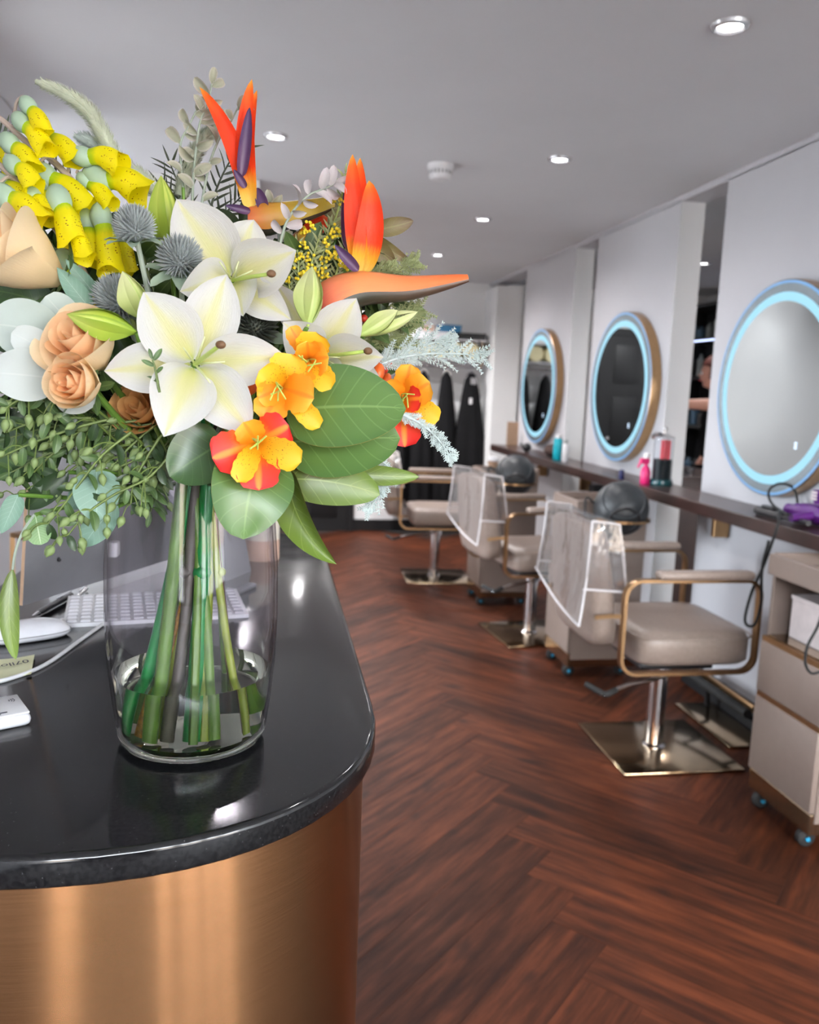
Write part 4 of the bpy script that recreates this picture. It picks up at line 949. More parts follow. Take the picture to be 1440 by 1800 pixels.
lily(c, [(at(252, 513, .745), 1.15), (at(398, 482, .760), 1.05), (at(503, 627, .745), 1.0), (at(442, 762, .735), 1.05), (at(288, 768, .715), 1.2), (at(183, 652, .750), .95)], .050, 'large open white lily facing the camera at the front of the bouquet', at(388, 606, .69))
c = at(408, 492, .80)
lily(c, [(at(310, 350, .80), 1.25), (at(446, 386, .825), 1.0), (at(521, 440, .79), 1.1), (at(316, 512, .775), .95), (at(428, 556, .775), .9), (at(512, 562, .80), .75)], .052, 'open white lily above and behind the front one, turned to the right', at(477, 481, .755))
c = at(562, 628, .80)
lily(c, [(at(627, 524, .805), 1.1), (at(675, 628, .785), 1.05), (at(675, 682, .80), .9), (at(590, 710, .775), .85), (at(498, 566, .795), 1.0), (at(486, 498, .835), .7)], .046, 'open white lily on the right above the big green leaves', at(647, 617, .765))

# ---------------------------------------------------------------- lily buds
def bud(a, b, W, mat, lab):
    a, b = V(a), V(b); t = thing('lily_bud', lab, 'bud', a, 0, 'green lily buds'); n = toc(a); d = (b-a).normalized(); s_ = d.cross(n).normalized()
    for i in range(3):
        an = 2*PI*i/3+.5; nn = n*math.cos(an)+s_*math.sin(an)
        sheet(a+nn*W*.06, b, nn, W*.98, .17, -.85, 'leaf', 12, 8).build('petal', mat, t, world=True, ang=0)
    add_stem(t, a, 'stem_green', .0028)
bud(at(300, 455, .84), at(283, 308, .83), .036, 'lily_bud', 'tall ribbed green lily bud left of the upper white lily')
bud(at(255, 565, .775), at(215, 476, .765), .030, 'pale_bud', 'pale green lily bud touching the front white lily')
bud(at(240, 584, .745), at(117, 552, .725), .030, 'lily_bud', 'lime green lily bud lying sideways above the peach rose')
bud(at(540, 575, .80), at(549, 468, .81), .033, 'pale_bud', 'upright yellow green lily bud between the two upper lilies')
bud(at(630, 590, .81), at(700, 545, .82), .022, 'pale_bud', 'pale green lily bud under the long orange beak')
bud(at(640, 590, .83), at(735, 548, .83), .012, 'pale_bud', 'thin pale bud tip pointing right under the beak')

# ---------------------------------------------------------------- roses
def rose(c, ax, r, h, N, mats, lab, opn=.25):
    c = V(c); t = thing('rose', lab, 'flower', c, 0, 'peach roses'); Z = V(ax).normalized(); X = Z.orthogonal().normalized(); Y = Z.cross(X)
    for i in range(N):
        k = (i+1)/N; th0 = i*2.4; rr = r*(.10+.82*k); hh = h*(1.02-.16*k*k+R.uniform(-.03, .03)); wd = 1.15+.5*(1-k); ph = R.random()*6
        def fn(u, v):
            s_ = 2*v-1; th = th0+s_*wd; lip = opn*k*max(0, u-.62)**1.5*3.2
            q = rr*(.20+.82*math.sin(min(1.0, u*1.25)*PI*.5))*(1-.10*max(0, u-.75)*4*(1-k))*(1+.09*s_)+r*lip*(1+.25*math.sin(3*s_+ph))
            z = hh*u*(1-.26*abs(s_)**2.6*u)-lip*.16*h+.02*h*math.sin(4*s_+ph)*u
            return c+X*(q*math.cos(th))+Y*(q*math.sin(th))+Z*(z-h*.5)
        MB().grid(fn, 10, 12).build('petal', mats[min(len(mats)-1, int(k*len(mats)))], t, world=True, ang=0)
    for i in range(5):
        a = 2*PI*i/5; d = (X*math.cos(a)+Y*math.sin(a)); sheet(c-Z*h*.48+d*r*.15, c-Z*h*.30+d*r*1.15, -Z, r*.35, .1, .2, 'blade', 6, 4).build('sepal', 'mid_leaf', t, world=True)
    add_stem(t, c-Z*h*.5, 'stem_green', .0038)
n = lambda P: toc(P)
c = at(40, 452, .80); rose(c, V((-.70, -.42, .42)), .036, .074, 14, ['rose_deep', 'rose_light', 'rose_light'], 'large pale peach rose at the left edge opening to the left', .42)
c = at(148, 612, .755); rose(c, V((-.35, -.80, .55)), .032, .055, 14, ['rose_deep', 'rose_deep', 'rose_light'], 'peach rose above the small coiled rosebud', .3)
c = at(135, 676, .735); rose(c, V((-.35, -.92, .12)), .024, .042, 13, ['rose_deep', 'rose_deep', 'rose_light'], 'small coiled peach rosebud below the larger peach rose', .12)
c = at(247, 722, .80); rose(c, V((-.2, -.9, .35)), .024, .04, 12, ['rose_dark'], 'dark peach rose half hidden below the front lily', .25)

# ---------------------------------------------------------------- orange alstroemeria
def alst(c, pet, lab, back=.025):
    c = V(c); t = thing('alstroemeria', lab, 'flower', c, 0, 'orange and yellow alstroemeria'); nn = toc(c)
    for i, (x, y, dy, W, mt) in enumerate(pet):
        tp = at(x, y, c.y+dy); d = (tp-c).normalized()
        sheet(c-nn*back, tp, nn+d*.2, W, .14, .30, 'spat', 22, 10, .04, ph=i*1.7).build('petal', mt, t, world=True, ang=0)
    for i in range(4): MB().tube(cat([c-nn*back*.8, c+nn*.004+V((R.uniform(-.006, .006), 0, R.uniform(-.006, .006))), c+nn*.014+V((R.uniform(-.012, .012), 0, R.uniform(-.012, .006)))], 4), .0007, 5).build('stamen', 'pistil', t, world=True)
    add_stem(t, c-nn*back, 'stem_lime', .0028)
O, Y_, RD = 'alst_orange', 'alst_yellow', 'alst_red'
alst(at(497, 682, .73), [(455, 652, .0, .028, Y_), (512, 622, .01, .032, Y_), (462, 738, .0, .030, O), (552, 700, -.005, .034, O), (562, 752, .0, .019, Y_), (452, 700, .0, .022, O)], 'orange and yellow alstroemeria bloom right of the front lily')
alst(at(543, 632, .745), [(510, 574, .015, .016, O), (556, 584, .0, .030, Y_), (578, 628, .0, .030, O), (582, 684, -.005, .022, Y_), (520, 665, .0, .028, O), (540, 600, .0, .022, O)], 'upper orange and yellow alstroemeria bloom in front of the right lily')
alst(at(452, 778, .715), [(373, 806, .0, .036, RD), (508, 748, .005, .036, RD), (455, 862, -.005, .036, RD), (417, 848, -.01, .020, Y_), (530, 812, -.005, .026, Y_), (428, 742, .005, .026, O)], 'red tipped orange alstroemeria bloom hanging over the vase')
alst(at(708, 702, .83), [(722, 640, .0, .026, O), (756, 672, -.005, .032, O), (772, 738, .0, .024, Y_), (712, 786, -.005, .034, RD), (742, 700, .0, .026, RD), (676, 672, .0, .022, O)], 'orange and yellow alstroemeria bloom at the far right of the bouquet')
for (x, y, Y0, k) in ((440, 672, .77, 1.0), (665, 655, .85, .8), (680, 668, .86, .6)):
    c = at(x, y, Y0); t = thing('alstroemeria_bud', {440: 'small orange red bud between the front lily and the alstroemeria', 665: 'small red orange bud behind the right lily', 680: 'tiny red bud at the right behind the silver fern'}[x], 'bud', c)
    MB().ball((0, 0, 0), .0085*k, 12, 8, (1, 1, 1.5), (.2, .3, .9)).build('bud', 'orange_bud', t); MB().tube(cat([V((0, 0, -.006)), V((.0, .02, -.03)), V((-.02, .05, -.06))], 4), .0018, 6).build('stem', 'stem_green', t)

# ---------------------------------------------------------------- birds of paradise
def flame(t, a, b, W, mat='sepal', arch=.05, cup=.55, side=0, kind='flame'):
    return sheet(a, b, toc(a), W, arch, cup, kind, 16, 6, .01, side=side).build('sepal' if mat == 'sepal' else 'tongue', mat, t, world=True, ang=0)
def beak(t, pts, rad, mat, mat2):
    """pointed spathe: warm upper half, dark lower half"""
    P = cat(pts, 7); m_ = len(P); fr = frames(P, V((0, 0, 1)))
    rr = [rad[0]+(rad[1]-rad[0])*min(1, i/(m_*.28)) if i < m_*.28 else rad[1]*(1-(i-m_*.28)/(m_*.72))**.62+.0006 for i in range(m_)]
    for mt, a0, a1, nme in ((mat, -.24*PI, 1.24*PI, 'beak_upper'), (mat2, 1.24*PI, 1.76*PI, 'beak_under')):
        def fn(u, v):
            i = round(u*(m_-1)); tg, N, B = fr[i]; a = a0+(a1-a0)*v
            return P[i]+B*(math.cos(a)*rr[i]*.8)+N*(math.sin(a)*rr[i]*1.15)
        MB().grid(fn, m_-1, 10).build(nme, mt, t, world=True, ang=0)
b1 = at(441, 372, .90); t = thing('bird_of_paradise', 'tall orange bird of paradise flower with two long petals, left one', 'flower', b1, 0, 'orange bird of paradise flowers')
flame(t, b1, at(351, 153, .90), .0185, side=.07); flame(t, b1, at(443, 139, .90), .020, side=-.05); flame(t, b1, at(452, 158, .91), .016, side=-.06)
flame(t, at(424, 312, .888), at(439, 188, .888), .0125, 'purple_petal', .03, .7); flame(t, at(432, 330, .888), at(411, 298, .886), .008, 'purple_petal'); flame(t, at(466, 372, .895), at(452, 330, .90), .012, 'purple_petal'); flame(t, at(440, 372, .885), at(396, 361, .88), .008, 'purple_petal')
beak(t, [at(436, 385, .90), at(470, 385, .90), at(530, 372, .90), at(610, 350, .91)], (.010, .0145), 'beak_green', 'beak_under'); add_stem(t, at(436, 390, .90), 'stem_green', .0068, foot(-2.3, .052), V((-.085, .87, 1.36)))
b2 = at(634, 478, .86); t = thing('bird_of_paradise', 'orange bird of paradise with a long pink beak pointing right', 'flower', b2, 0, 'orange bird of paradise flowers')
flame(t, b2, at(620, 271, .86), .021, arch=.06, side=-.02); flame(t, b2, at(649, 317, .85), .028, arch=.08, side=.06); flame(t, b2, at(633, 277, .88), .018)
flame(t, at(612, 440, .87), at(607, 330, .875), .012, 'purple_petal'); flame(t, at(630, 476, .845), at(588, 430, .84), .011, 'purple_petal', -.05)
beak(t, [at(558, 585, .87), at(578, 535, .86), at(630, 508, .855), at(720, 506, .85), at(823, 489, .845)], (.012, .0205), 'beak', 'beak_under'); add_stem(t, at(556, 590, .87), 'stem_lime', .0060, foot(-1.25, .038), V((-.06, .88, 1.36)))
b3 = at(528, 425, .93); t = thing('bird_of_paradise', 'half hidden red bird of paradise tongue behind the yellow sprays', 'flower', b3, 0, 'orange bird of paradise flowers')
flame(t, b3, at(582, 374, .93), .020); flame(t, b3, at(560, 400, .935), .014); beak(t, [at(500, 440, .94), at(530, 425, .94), at(560, 400, .94), at(600, 372, .94)], (.006, .010), 'beak_green', 'beak_under'); add_stem(t, at(505, 440, .94), 'stem_green', .005)

# ---------------------------------------------------------------- yellow foxglove spires
def spire(path, bells, lab, Y0):
    P = cat([at(x, y, Y0+k*.004) for k, (x, y) in enumerate(path)], 6); t = thing('foxglove_spire', lab, 'flower', P[-1], 0, 'yellow foxglove spires')
    MB().tube(P, [.0022, .0042], 8).build('stalk', 'taupe_stem', t, world=True)
    for (x0, y0, x1, y1, k) in bells:
        Yb = Y0+R.uniform(-.018, .008); a, b = at(x0, y0, Yb), at(x1, y1, Yb-.012); d = (b-a); L = d.length; dn = d.normalized()
        cy = MB().ball(a, .0082*k, 14, 9, (1, 1, 1.4), dn).build('calyx', 'calyx', t, world=True)
        mid = a.lerp(b, .55)+V((0, 0, .004*k))
        m = MB(); Q = cat([a+dn*.004, mid, b], 6); fq = frames(Q); rp = [.0056, .0062, .0064, .0067, .0072, .0078, .0084, .0089, .0093, .0094, .0095, .0099, .0106]; ph = R.random()*6
        def bf(u, v):
            i = round(u*12); tg, N, B = fq[i]; an = 2*PI*v; sc_ = max(0, u-.8)*5; rr = rp[i]*k*(1+.10*sc_*math.sin(5*an+ph))
            return Q[i]+N*(math.cos(an)*rr)+B*(math.sin(an)*rr*.92)+tg*(.0035*k*sc_*math.sin(2*an+ph))
        m.grid(bf, 12, 18, cv=True).build('bell', 'bell', t, world=True, ang=0)
        near = min(P, key=lambda p: (p-a).length)
        MB().tube(cat([near, near.lerp(a, .5)+V((-.004, 0, .012)), a-dn*.012], 5), .0015, 6).build('pedicel', 'taupe_stem', t, world=True)
    add_stem(t, P[-1], 'stem_lime', .0035)
spire([(-30, 190), (5, 212), (45, 248), (95, 285), (140, 335), (168, 385), (190, 440)], [(50, 187, 78, 236, .95), (38, 215, 82, 268, 1.0), (80, 238, 132, 282, 1.05), (145, 275, 212, 292, 1.15), (175, 312, 252, 342, 1.5), (79, 308, 152, 368, 1.3), (150, 318, 195, 362, .9), (178, 382, 196, 480, 1.25), (154, 390, 158, 470, 1.2)], 'yellow foxglove spire reaching the upper left, highest one', .86)
spire([(-25, 268), (5, 295), (45, 335), (85, 385), (118, 430), (150, 485), (172, 525)], [(18, 253, 58, 302, 1.1), (24, 290, 62, 330, 1.0), (70, 333, 90, 385, 1.0), (8, 345, 68, 392, 1.3), (4, 322, 48, 362, 1.0), (104, 352, 128, 432, 1.35), (116, 462, 158, 540, 1.25), (60, 345, 78, 378, .9), (128, 400, 150, 455, 1.0)], 'yellow foxglove spire in the middle behind the large peach rose', .84)
spire([(-30, 350), (0, 375), (40, 410), (100, 470), (150, 520)], [(-6, 260, 22, 300, 1.0), (-12, 385, 30, 420, 1.1), (95, 440, 110, 500, 1.0), (60, 425, 85, 470, 1.0), (210, 410, 222, 480, 1.2), (85, 500, 60, 540, .9)], 'yellow foxglove spire lowest on the left, mostly hidden', .90)
# ---------------------------------------------------------------- thistles
def thistle(x, y, Y0, r, mat, lab, ax=(-.1, -.35, .9), st=None):
    c = at(x, y, Y0); t = thing('thistle', lab, 'flower', c, 0, 'grey blue thistles'); Z = V(ax).normalized(); X = Z.orthogonal().normalized(); Yv = Z.cross(X)
    m = MB(); m.ball(c, r*.62, 16, 12, (1, 1, 1.1), Z)
    N = 260
    for i in range(N):
        z = 1-1.75*(i+.5)/N; a = i*2.399963; q = math.sqrt(max(0, 1-z*z)); d = X*(q*math.cos(a))+Yv*(q*math.sin(a))+Z*z
        p0 = c+d*r*.58; p1 = c+(d+Z*.25).normalized()*r*(1.0+.10*R.random()); b = d.orthogonal().normalized()*r*.055; e = d.cross(b.normalized())*r*.055
        m.add([p0+b, p0+e, p0-b, p0-e, p1.lerp(p0, .35)+b*.8, p1.lerp(p0, .35)+e*.8, p1.lerp(p0, .35)-b*.8, p1.lerp(p0, .35)-e*.8, p1], [[0, 1, 5, 4], [1, 2, 6, 5], [2, 3, 7, 6], [3, 0, 4, 7], [4, 5, 8], [5, 6, 8], [6, 7, 8], [7, 4, 8]])
    o = m.build('flower_head', mat, t, world=True); o['kind'] = 'stuff'
    for i in range(7):
        a = 2*PI*i/7+.3; d = X*math.cos(a)+Yv*math.sin(a); sheet(c-Z*r*.75+d*r*.2, c-Z*r*(.45+.5*R.random())+d*r*1.55, Z, r*.62, .08, .25, 'leaf', 7, 4, .06, ph=i).build('bract', 'bract', t, world=True)
    add_stem(t, c-Z*r*.7, 'stem_sage', .003)
thistle(236, 398, .80, .0195, 'spike', 'grey thistle head on the upper left, beside the tall lily bud', (-.15, -.25, .95))
thistle(316, 452, .805, .0215, 'spike', 'grey thistle head between the upper lily and the tall bud', (.05, -.60, .75))
thistle(205, 526, .80, .0230, 'spike', 'grey thistle head left of the front lily, lowest of the left three', (-.30, -.55, .70))
thistle(447, 572, .83, .0235, 'spike_shaded', 'thistle head between the three lilies, shade put into its dark colour', (.1, -.8, .5))

# ---------------------------------------------------------------- furry lamb-tail stems
def tail(pts, r, mat, lab, Y0, dense=900):
    P = cat([at(x, y, Y0) for x, y in pts], 9); t = thing('furry_stem', lab, 'foliage', P[-1], 0, 'furry silver stems'); fr = frames(P); m_ = len(P)
    rad = [r*(.62+.5*min(1, i/(m_*.3))) if i > 1 else r*.4 for i in range(m_)]
    MB().tube(P, [x*.75 for x in rad], 10).build('core', mat, t, world=True); h = MB()
    for k in range(dense):
        f = R.random()*(m_-1.01); i = int(f); c = P[i].lerp(P[i+1], f-i); tg, N, B = fr[i]; a = R.random()*2*PI; d = N*math.cos(a)+B*math.sin(a)
        p0 = c+d*rad[i]*.68; p1 = c+d*rad[i]*1.18-tg*rad[i]*.55; s_ = tg.cross(d)*rad[i]*.07; u = tg*rad[i]*.07
        h.add([p0+s_, p0-s_+u*.5, p0-u, p1], [[0, 1, 3], [1, 2, 3], [2, 0, 3]])
    o = h.build('fur', mat, t, world=True); o['kind'] = 'stuff'
    add_stem(t, P[-1], 'stem_sage', .0025)
tail([(63, 143), (110, 163), (155, 195), (182, 240), (205, 280), (245, 310), (285, 345)], .0082, 'fuzz', 'long furry pale green stem arching to the upper left', .92, 1600)
tail([(131, 238), (160, 250), (195, 272), (225, 310), (245, 345)], .0082, 'fuzz_blue', 'short furry blue grey stem behind the yellow foxgloves', .93, 900)
tail([(394, 194), (375, 225), (345, 265), (328, 305), (318, 345)], .0080, 'fuzz', 'furry pale stem behind the left bird of paradise', .95, 1100)

# ---------------------------------------------------------------- generic leafy sprig
LEAFM = {}
def leaf_mesh(kind, mat, cup=.25, arch=.08, W=.5):
    k = (kind, mat, cup, arch, W)
    if k not in LEAFM: LEAFM[k] = sheet((0, 0, 0), (0, 1, 0), (0, 0, 1), W, arch, cup, kind, 6, 4).mesh('leaf', mat, True, None, 0)
    return LEAFM[k]
def orient(p, d, nrm, L):
    d = V(d).normalized(); nrm = V(nrm); nrm = nrm-d*nrm.dot(d); nrm = nrm.normalized() if nrm.length > 1e-5 else d.orthogonal().normalized(); x = d.cross(nrm)
    return Matrix(((x.x*L, d.x*L, nrm.x*L, p.x), (x.y*L, d.y*L, nrm.y*L, p.y), (x.z*L, d.z*L, nrm.z*L, p.z), (0, 0, 0, 1)))
def sprig(pts, Y0, n_, L, me, lab, cat_='foliage', twig='twig', r=.0016, ang=.9, tip=True, name='leafy_sprig', group=None, stem=True, jit=.3, dY=0):
    P = cat([at(x, y, Y0+dY*i/len(pts)) for i, (x, y) in enumerate(pts)], 8); t = thing(name, lab, cat_, P[-1], 0, group)
    MB().tube(P, [r*.6, r*1.2], 6).build('stalk', twig, t, world=True); fr = frames(P); m_ = len(P)
    for k in range(n_):
        f = (k+.3)/n_*(m_-1.01)*(.95); i = int(f); c = P[i].lerp(P[i+1], f-i); tg = fr[i][0]; tc_ = toc(c); s_ = tg.cross(tc_).normalized()*(1 if k % 2 else -1)
        d = (-tg*math.cos(ang)+s_*math.sin(ang)+tc_*R.uniform(-jit, jit)).normalized()
        nn = (tc_+V((R.uniform(-jit, jit),)*3)+s_*R.uniform(-.6, .6)).normalized()
        link('leaf', me, t, orient(c-P[-1], d, nn, L*R.uniform(.75, 1.15)))
    if tip: link('leaf', me, t, orient(P[0]-P[-1], -fr[0][0], toc(P[0]), L*.8))
    if stem: add_stem(t, P[-1], 'stem_green', .0022)
    return t
sage = leaf_mesh('leaf', 'sage_leaf', .6, .12, .5); mauve = leaf_mesh('leaf', 'mauve_leaf', .6, .15, .46)
for pts, n_, me, lab, L in (([(372, 148), (366, 180), (352, 215), (345, 260), (340, 310), (338, 360)], 10, sage, 'sage green small leaved sprig rising left of the orange bird of paradise', .021),
                     ([(418, 190), (405, 215), (385, 245), (368, 290), (358, 340), (350, 390)], 7, sage, 'sage small leaved sprig between the orange petals', .018),
                     ([(345, 195), (330, 225), (318, 250), (318, 290), (322, 330)], 6, sage, 'sage small leaved sprig at the left of the furry stem', .020),
                     ([(588, 324), (572, 331), (545, 342), (520, 365), (502, 395), (492, 430)], 12, mauve, 'pale mauve leaved sprig crossing the orange beaks', .021),
                     ([(478, 360), (485, 385), (490, 410), (490, 440)], 5, sage, 'short grey green sprig below the left bird of paradise', .020)):
    sprig(pts, .905 if me is sage else .86, n_, L, me, lab, 'foliage', 'stem_sage', .0013, group='sage and mauve sprigs', ang=.95, jit=.7)
need = leaf_mesh('blade', 'needle', .3, .05, .10)
for i, (pts, lab) in enumerate((([(300, 290), (312, 320), (325, 355), (330, 400)], 'dark needle sprig left of the furry stem'), ([(418, 262), (395, 300), (378, 340), (365, 385)], 'dark needle sprig behind the left bird of paradise'),
                ([(425, 345), (405, 365), (385, 392), (372, 420)], 'dark needle sprig above the upper lily'), ([(60, 250), (80, 290), (110, 330), (140, 370)], 'dark needle sprig behind the upper foxgloves'), ([(10, 480), (40, 500), (80, 520), (120, 545)], 'dark needle sprig below the large peach rose'),
                ([(-5, 235), (15, 270), (40, 310), (70, 350)], 'dark needle sprig at the left edge among foxgloves'), ([(285, 330), (300, 350), (312, 380), (318, 410)], 'dark needle sprig beside the tall green bud'))):
    sprig(pts, .955, 15, .028, need, lab, 'foliage', 'needle', .0012, group='dark needle sprigs', ang=.75, jit=.6)

# ---------------------------------------------------------------- yellow sprays
tiny = leaf_mesh('blade', 'frond_green', .3, .1, .22)
def spray(pts, Y0, lab):
    t = sprig(pts, Y0, 22, .014, tiny, lab, 'flower', 'stem_lime', .0013, .8, name='yellow_spray', group='small yellow sprays', jit=.6)
    o = t.location
    P = [at(x, y, Y0) for x, y in pts]; m = MB()
    for k in range(8):
        j = R.randrange(0, max(1, len(P)-1)); c = P[j].lerp(P[j+1], R.random())+V((R.uniform(-.013, .013), R.uniform(-.015, .0), R.uniform(-.010, .014)))
        MB_ = MB()
        for q in range(7): MB_.ball(c+V((R.uniform(-.005, .005), R.uniform(-.004, .004), R.uniform(-.004, .004))), .0017, 6, 4)
        MB_.build('floret_cluster', 'solidago', t, world=True)
for pts, lab in (([(607, 305), (600, 350), (585, 400), (575, 450), (560, 510)], 'tall small yellow spray touching the right bird of paradise'), ([(560, 420), (550, 455), (540, 490), (530, 530)], 'small yellow spray above the upright green bud'),
                 ([(522, 430), (525, 465), (522, 500), (515, 540)], 'small yellow spray right of the upper lily'), ([(610, 430), (596, 465), (585, 500), (570, 540)], 'small yellow spray below the orange petals on the right'), ([(500, 470), (508, 500), (510, 530), (505, 560)], 'short yellow spray close to the upper lily petals'), ([(580, 395), (572, 430), (562, 470), (550, 520)], 'yellow spray between the two orange birds of paradise')):
    spray(pts, .885, lab)

# ---------------------------------------------------------------- single big leaves: (base, tip, width px, mat, depths, arch, cup, side)
def leaf_thing(a, b, W, mat, lab, arch=.08, cup=.12, side=0, n_=None, kind='leaf', ruf=.0, under=None, name='large_leaf', group=None, st=True, curl=0, twist=0):
    a, b = V(a), V(b); t = thing(name, lab, 'leaf', a, 0, group); nn = n_ or toc(a.lerp(b, .5))
    o = sheet(a, b, nn, W, arch, cup, kind, 18, 10, ruf, side=side, curl=curl, twist=twist).build('blade', mat, t, world=True, ang=0)
    if under:
        m = sheet(a, b, nn, W, arch, cup, kind, 18, 10, ruf, side=side, curl=curl, twist=twist)
        off = V(nn).normalized()*-.0006; m.v = [v+off for v in m.v]; m.build('underside', under, t, world=True, ang=0)
    if st: add_stem(t, a, 'stem_green', .0025)
    return t
G = 'large magnolia leaves'
leaf_thing(at(500, 722, .77), at(714, 718, .765), .084, 'magnolia', 'broad green leaf on the right with a pale midrib', .06, .10, 0, toc(at(600, 720, .77))+V((0, 0, .5)), 'heart', under='leaf_under', group=G)
leaf_thing(at(500, 778, .80), at(704, 770, .80), .078, 'magnolia', 'broad green leaf just under the leaf with the pale midrib', .05, .10, 0, toc(at(600, 780, .8))+V((0, 0, .3)), 'heart', under='leaf_under', group=G)
leaf_thing(at(462, 790, .745), at(428, 948, .722), .072, 'magnolia', 'green leaf hanging over the vase below the red alstroemeria', .10, .22, .06, toc(at(440, 870, .73))+V((.25, 0, .15)), 'heart', under='leaf_under', group=G)
leaf_thing(at(400, 760, .755), at(418, 935, .732), .050, 'magnolia_lime', 'added pale olive leaf for the differently lit half of the hanging green leaf', .12, .35, -.10, toc(at(400, 850, .73))+V((.5, 0, .1)), 'heart', group=G)  # paler colour stands for the hanging leaf's differently lit left half
leaf_thing(at(505, 825, .77), at(592, 992, .74), .032, 'magnolia_lime', 'long drooping lime leaf pointing down at the counter', .05, .75, .10, toc(at(560, 900, .75))+V((-.5, 0, .1)), 'blade', under='leaf_under', group=G)
leaf_thing(at(500, 842, .80), at(668, 870, .80), .046, 'magnolia_lime', 'pointed lime leaf below the broad leaves on the right', .06, .15, -.05, None, 'heart', under='leaf_under', group=G)
leaf_thing(at(590, 828, .82), at(737, 838, .82), .020, 'magnolia_lime', 'narrow pointed lime leaf farthest to the right', .06, .2, .02, None, 'leaf', group=G)
leaf_thing(at(395, 775, .76), at(298, 838, .745), .055, 'magnolia_dark', 'dark green leaf below the front lily', .08, .2, 0, toc(at(340, 800, .75))+V((0, 0, .2)), 'heart', group=G)
leaf_thing(at(100, 545, .83), at(-20, 510, .84), .040, 'magnolia_dark', 'dark green leaf at the left edge under the large rose', .1, .2, .05, None, 'round', group=G)
leaf_thing(at(110, 800, .84), at(-40, 770, .84), .062, 'magnolia_dark', 'dark olive leaf at the left edge behind the seed sprays', .08, .2, -.05, None, 'round', group=G)
leaf_thing(at(120, 830, .80), at(45, 895, .80), .022, 'dark_leaf', 'small dark leaf behind the seed sprays', .05, .3, 0, None, 'leaf', group=G)
leaf_thing(at(205, 590, .80), at(268, 690, .79), .026, 'magnolia_dark', 'dark leaf tucked behind the front lily petal', .05, .3, 0, None, 'leaf', group=G)
leaf_thing(at(600, 720, .86), at(700, 700, .86), .030, 'dark_leaf', 'dark leaf behind the right alstroemeria', .05, .3, 0, None, 'leaf', group=G)
G = 'silver grey leaves on the left'
leaf_thing(at(105, 600, .78), at(-12, 570, .77), .050, 'silver_leaf', 'serrated silver grey leaf left of the peach rose', .10, .15, .06, None, 'round', .02, group=G)
leaf_thing(at(105, 640, .765), at(20, 585, .755), .028, 'pale_leaf', 'pale leaf between the two silver leaves on the left', .08, .2, .05, None, 'round', group=G)
leaf_thing(at(110, 668, .765), at(-25, 655, .75), .044, 'pale_leaf', 'broad almost white leaf at the left edge', .10, .2, .02, None, 'leaf', group=G)
leaf_thing(at(95, 695, .77), at(165, 715, .75), .034, 'pale_leaf', 'white leaf under the small rosebud', .05, .2, -.12, None, 'round', group=G)
leaf_thing(at(135, 580, .79), at(80, 520, .785), .030, 'silver_leaf', 'small silver leaf above the peach rose', .05, .2, 0, None, 'round', group=G)
leaf_thing(at(160, 545, .80), at(100, 470, .80), .018, 'euca', 'narrow blue green leaf under the large peach rose', .05, .3, 0, None, 'blade', group=G)
leaf_thing(at(170, 520, .82), at(115, 455, .81), .014, 'euca', 'slim blue green leaf beside the large peach rose', .05, .3, 0, None, 'blade', group=G)
G = 'eucalyptus leaves hanging by the vase'
leaf_thing(at(170, 825, .775), at(170, 917, .765), .040, 'euca', 'round blue green eucalyptus leaf hanging left of the vase', .04, .12, 0, None, 'heart', group=G)
leaf_thing(at(208, 890, .785), at(146, 962, .78), .026, 'euca', 'pointed blue green leaf below the round eucalyptus leaf', .05, .2, .05, None, 'leaf', group=G)
leaf_thing(at(155, 850, .79), at(125, 895, .785), .020, 'euca', 'small blue green leaf behind the round eucalyptus leaf', .05, .2, 0, None, 'leaf', group=G)
leaf_thing(at(62, 905, .77), at(72, 958, .765), .021, 'euca_net', 'small round net veined green leaf at the lower left', .05, .15, 0, None, 'round', group=G)
leaf_thing(at(32, 870, .78), at(2, 938, .775), .018, 'euca', 'grey green leaf at the left edge above the mouse', .08, .3, 0, None, 'blade', group=G)
leaf_thing(at(22, 1000, .74), at(28, 1160, .73), .016, 'magnolia_lime', 'long slim green leaf hanging in front of the mouse', .04, .35, .05, None, 'leaf', group=G, st=False)
MBt = MB().tube(cat([at(60, 905, .77), at(40, 935, .76), at(27, 970, .75), at(22, 1002, .74)], 6), .0012, 6)
lt = [o for o in col.objects if o.get('label') == 'long slim green leaf hanging in front of the mouse'][0]; MBt.build('stalk', 'stem_sage', lt, world=True)
G = 'olive brown rose leaves at the upper right'
for i, (a, b, W, lab) in enumerate((((648, 405), (727, 388), .019, 'olive leaf pointing right, uppermost beside the orange petals'), ((655, 410), (722, 460), .013, 'narrow olive leaf curving down beside the orange petals'), ((648, 415), (696, 468), .020, 'brownish leaf hanging behind the orange petals'), ((610, 380), (580, 405), .026, 'olive leaf left of the right bird of paradise'), ((600, 365), (565, 372), .02, 'small olive leaf by the beak tip'))):
    leaf_thing(at(*a, .905), at(*b, .905), W, 'olive_leaf', lab, .08, .2, .06 if i == 1 else .03, None, 'leaf', .02, group=G, name='rose_leaf')

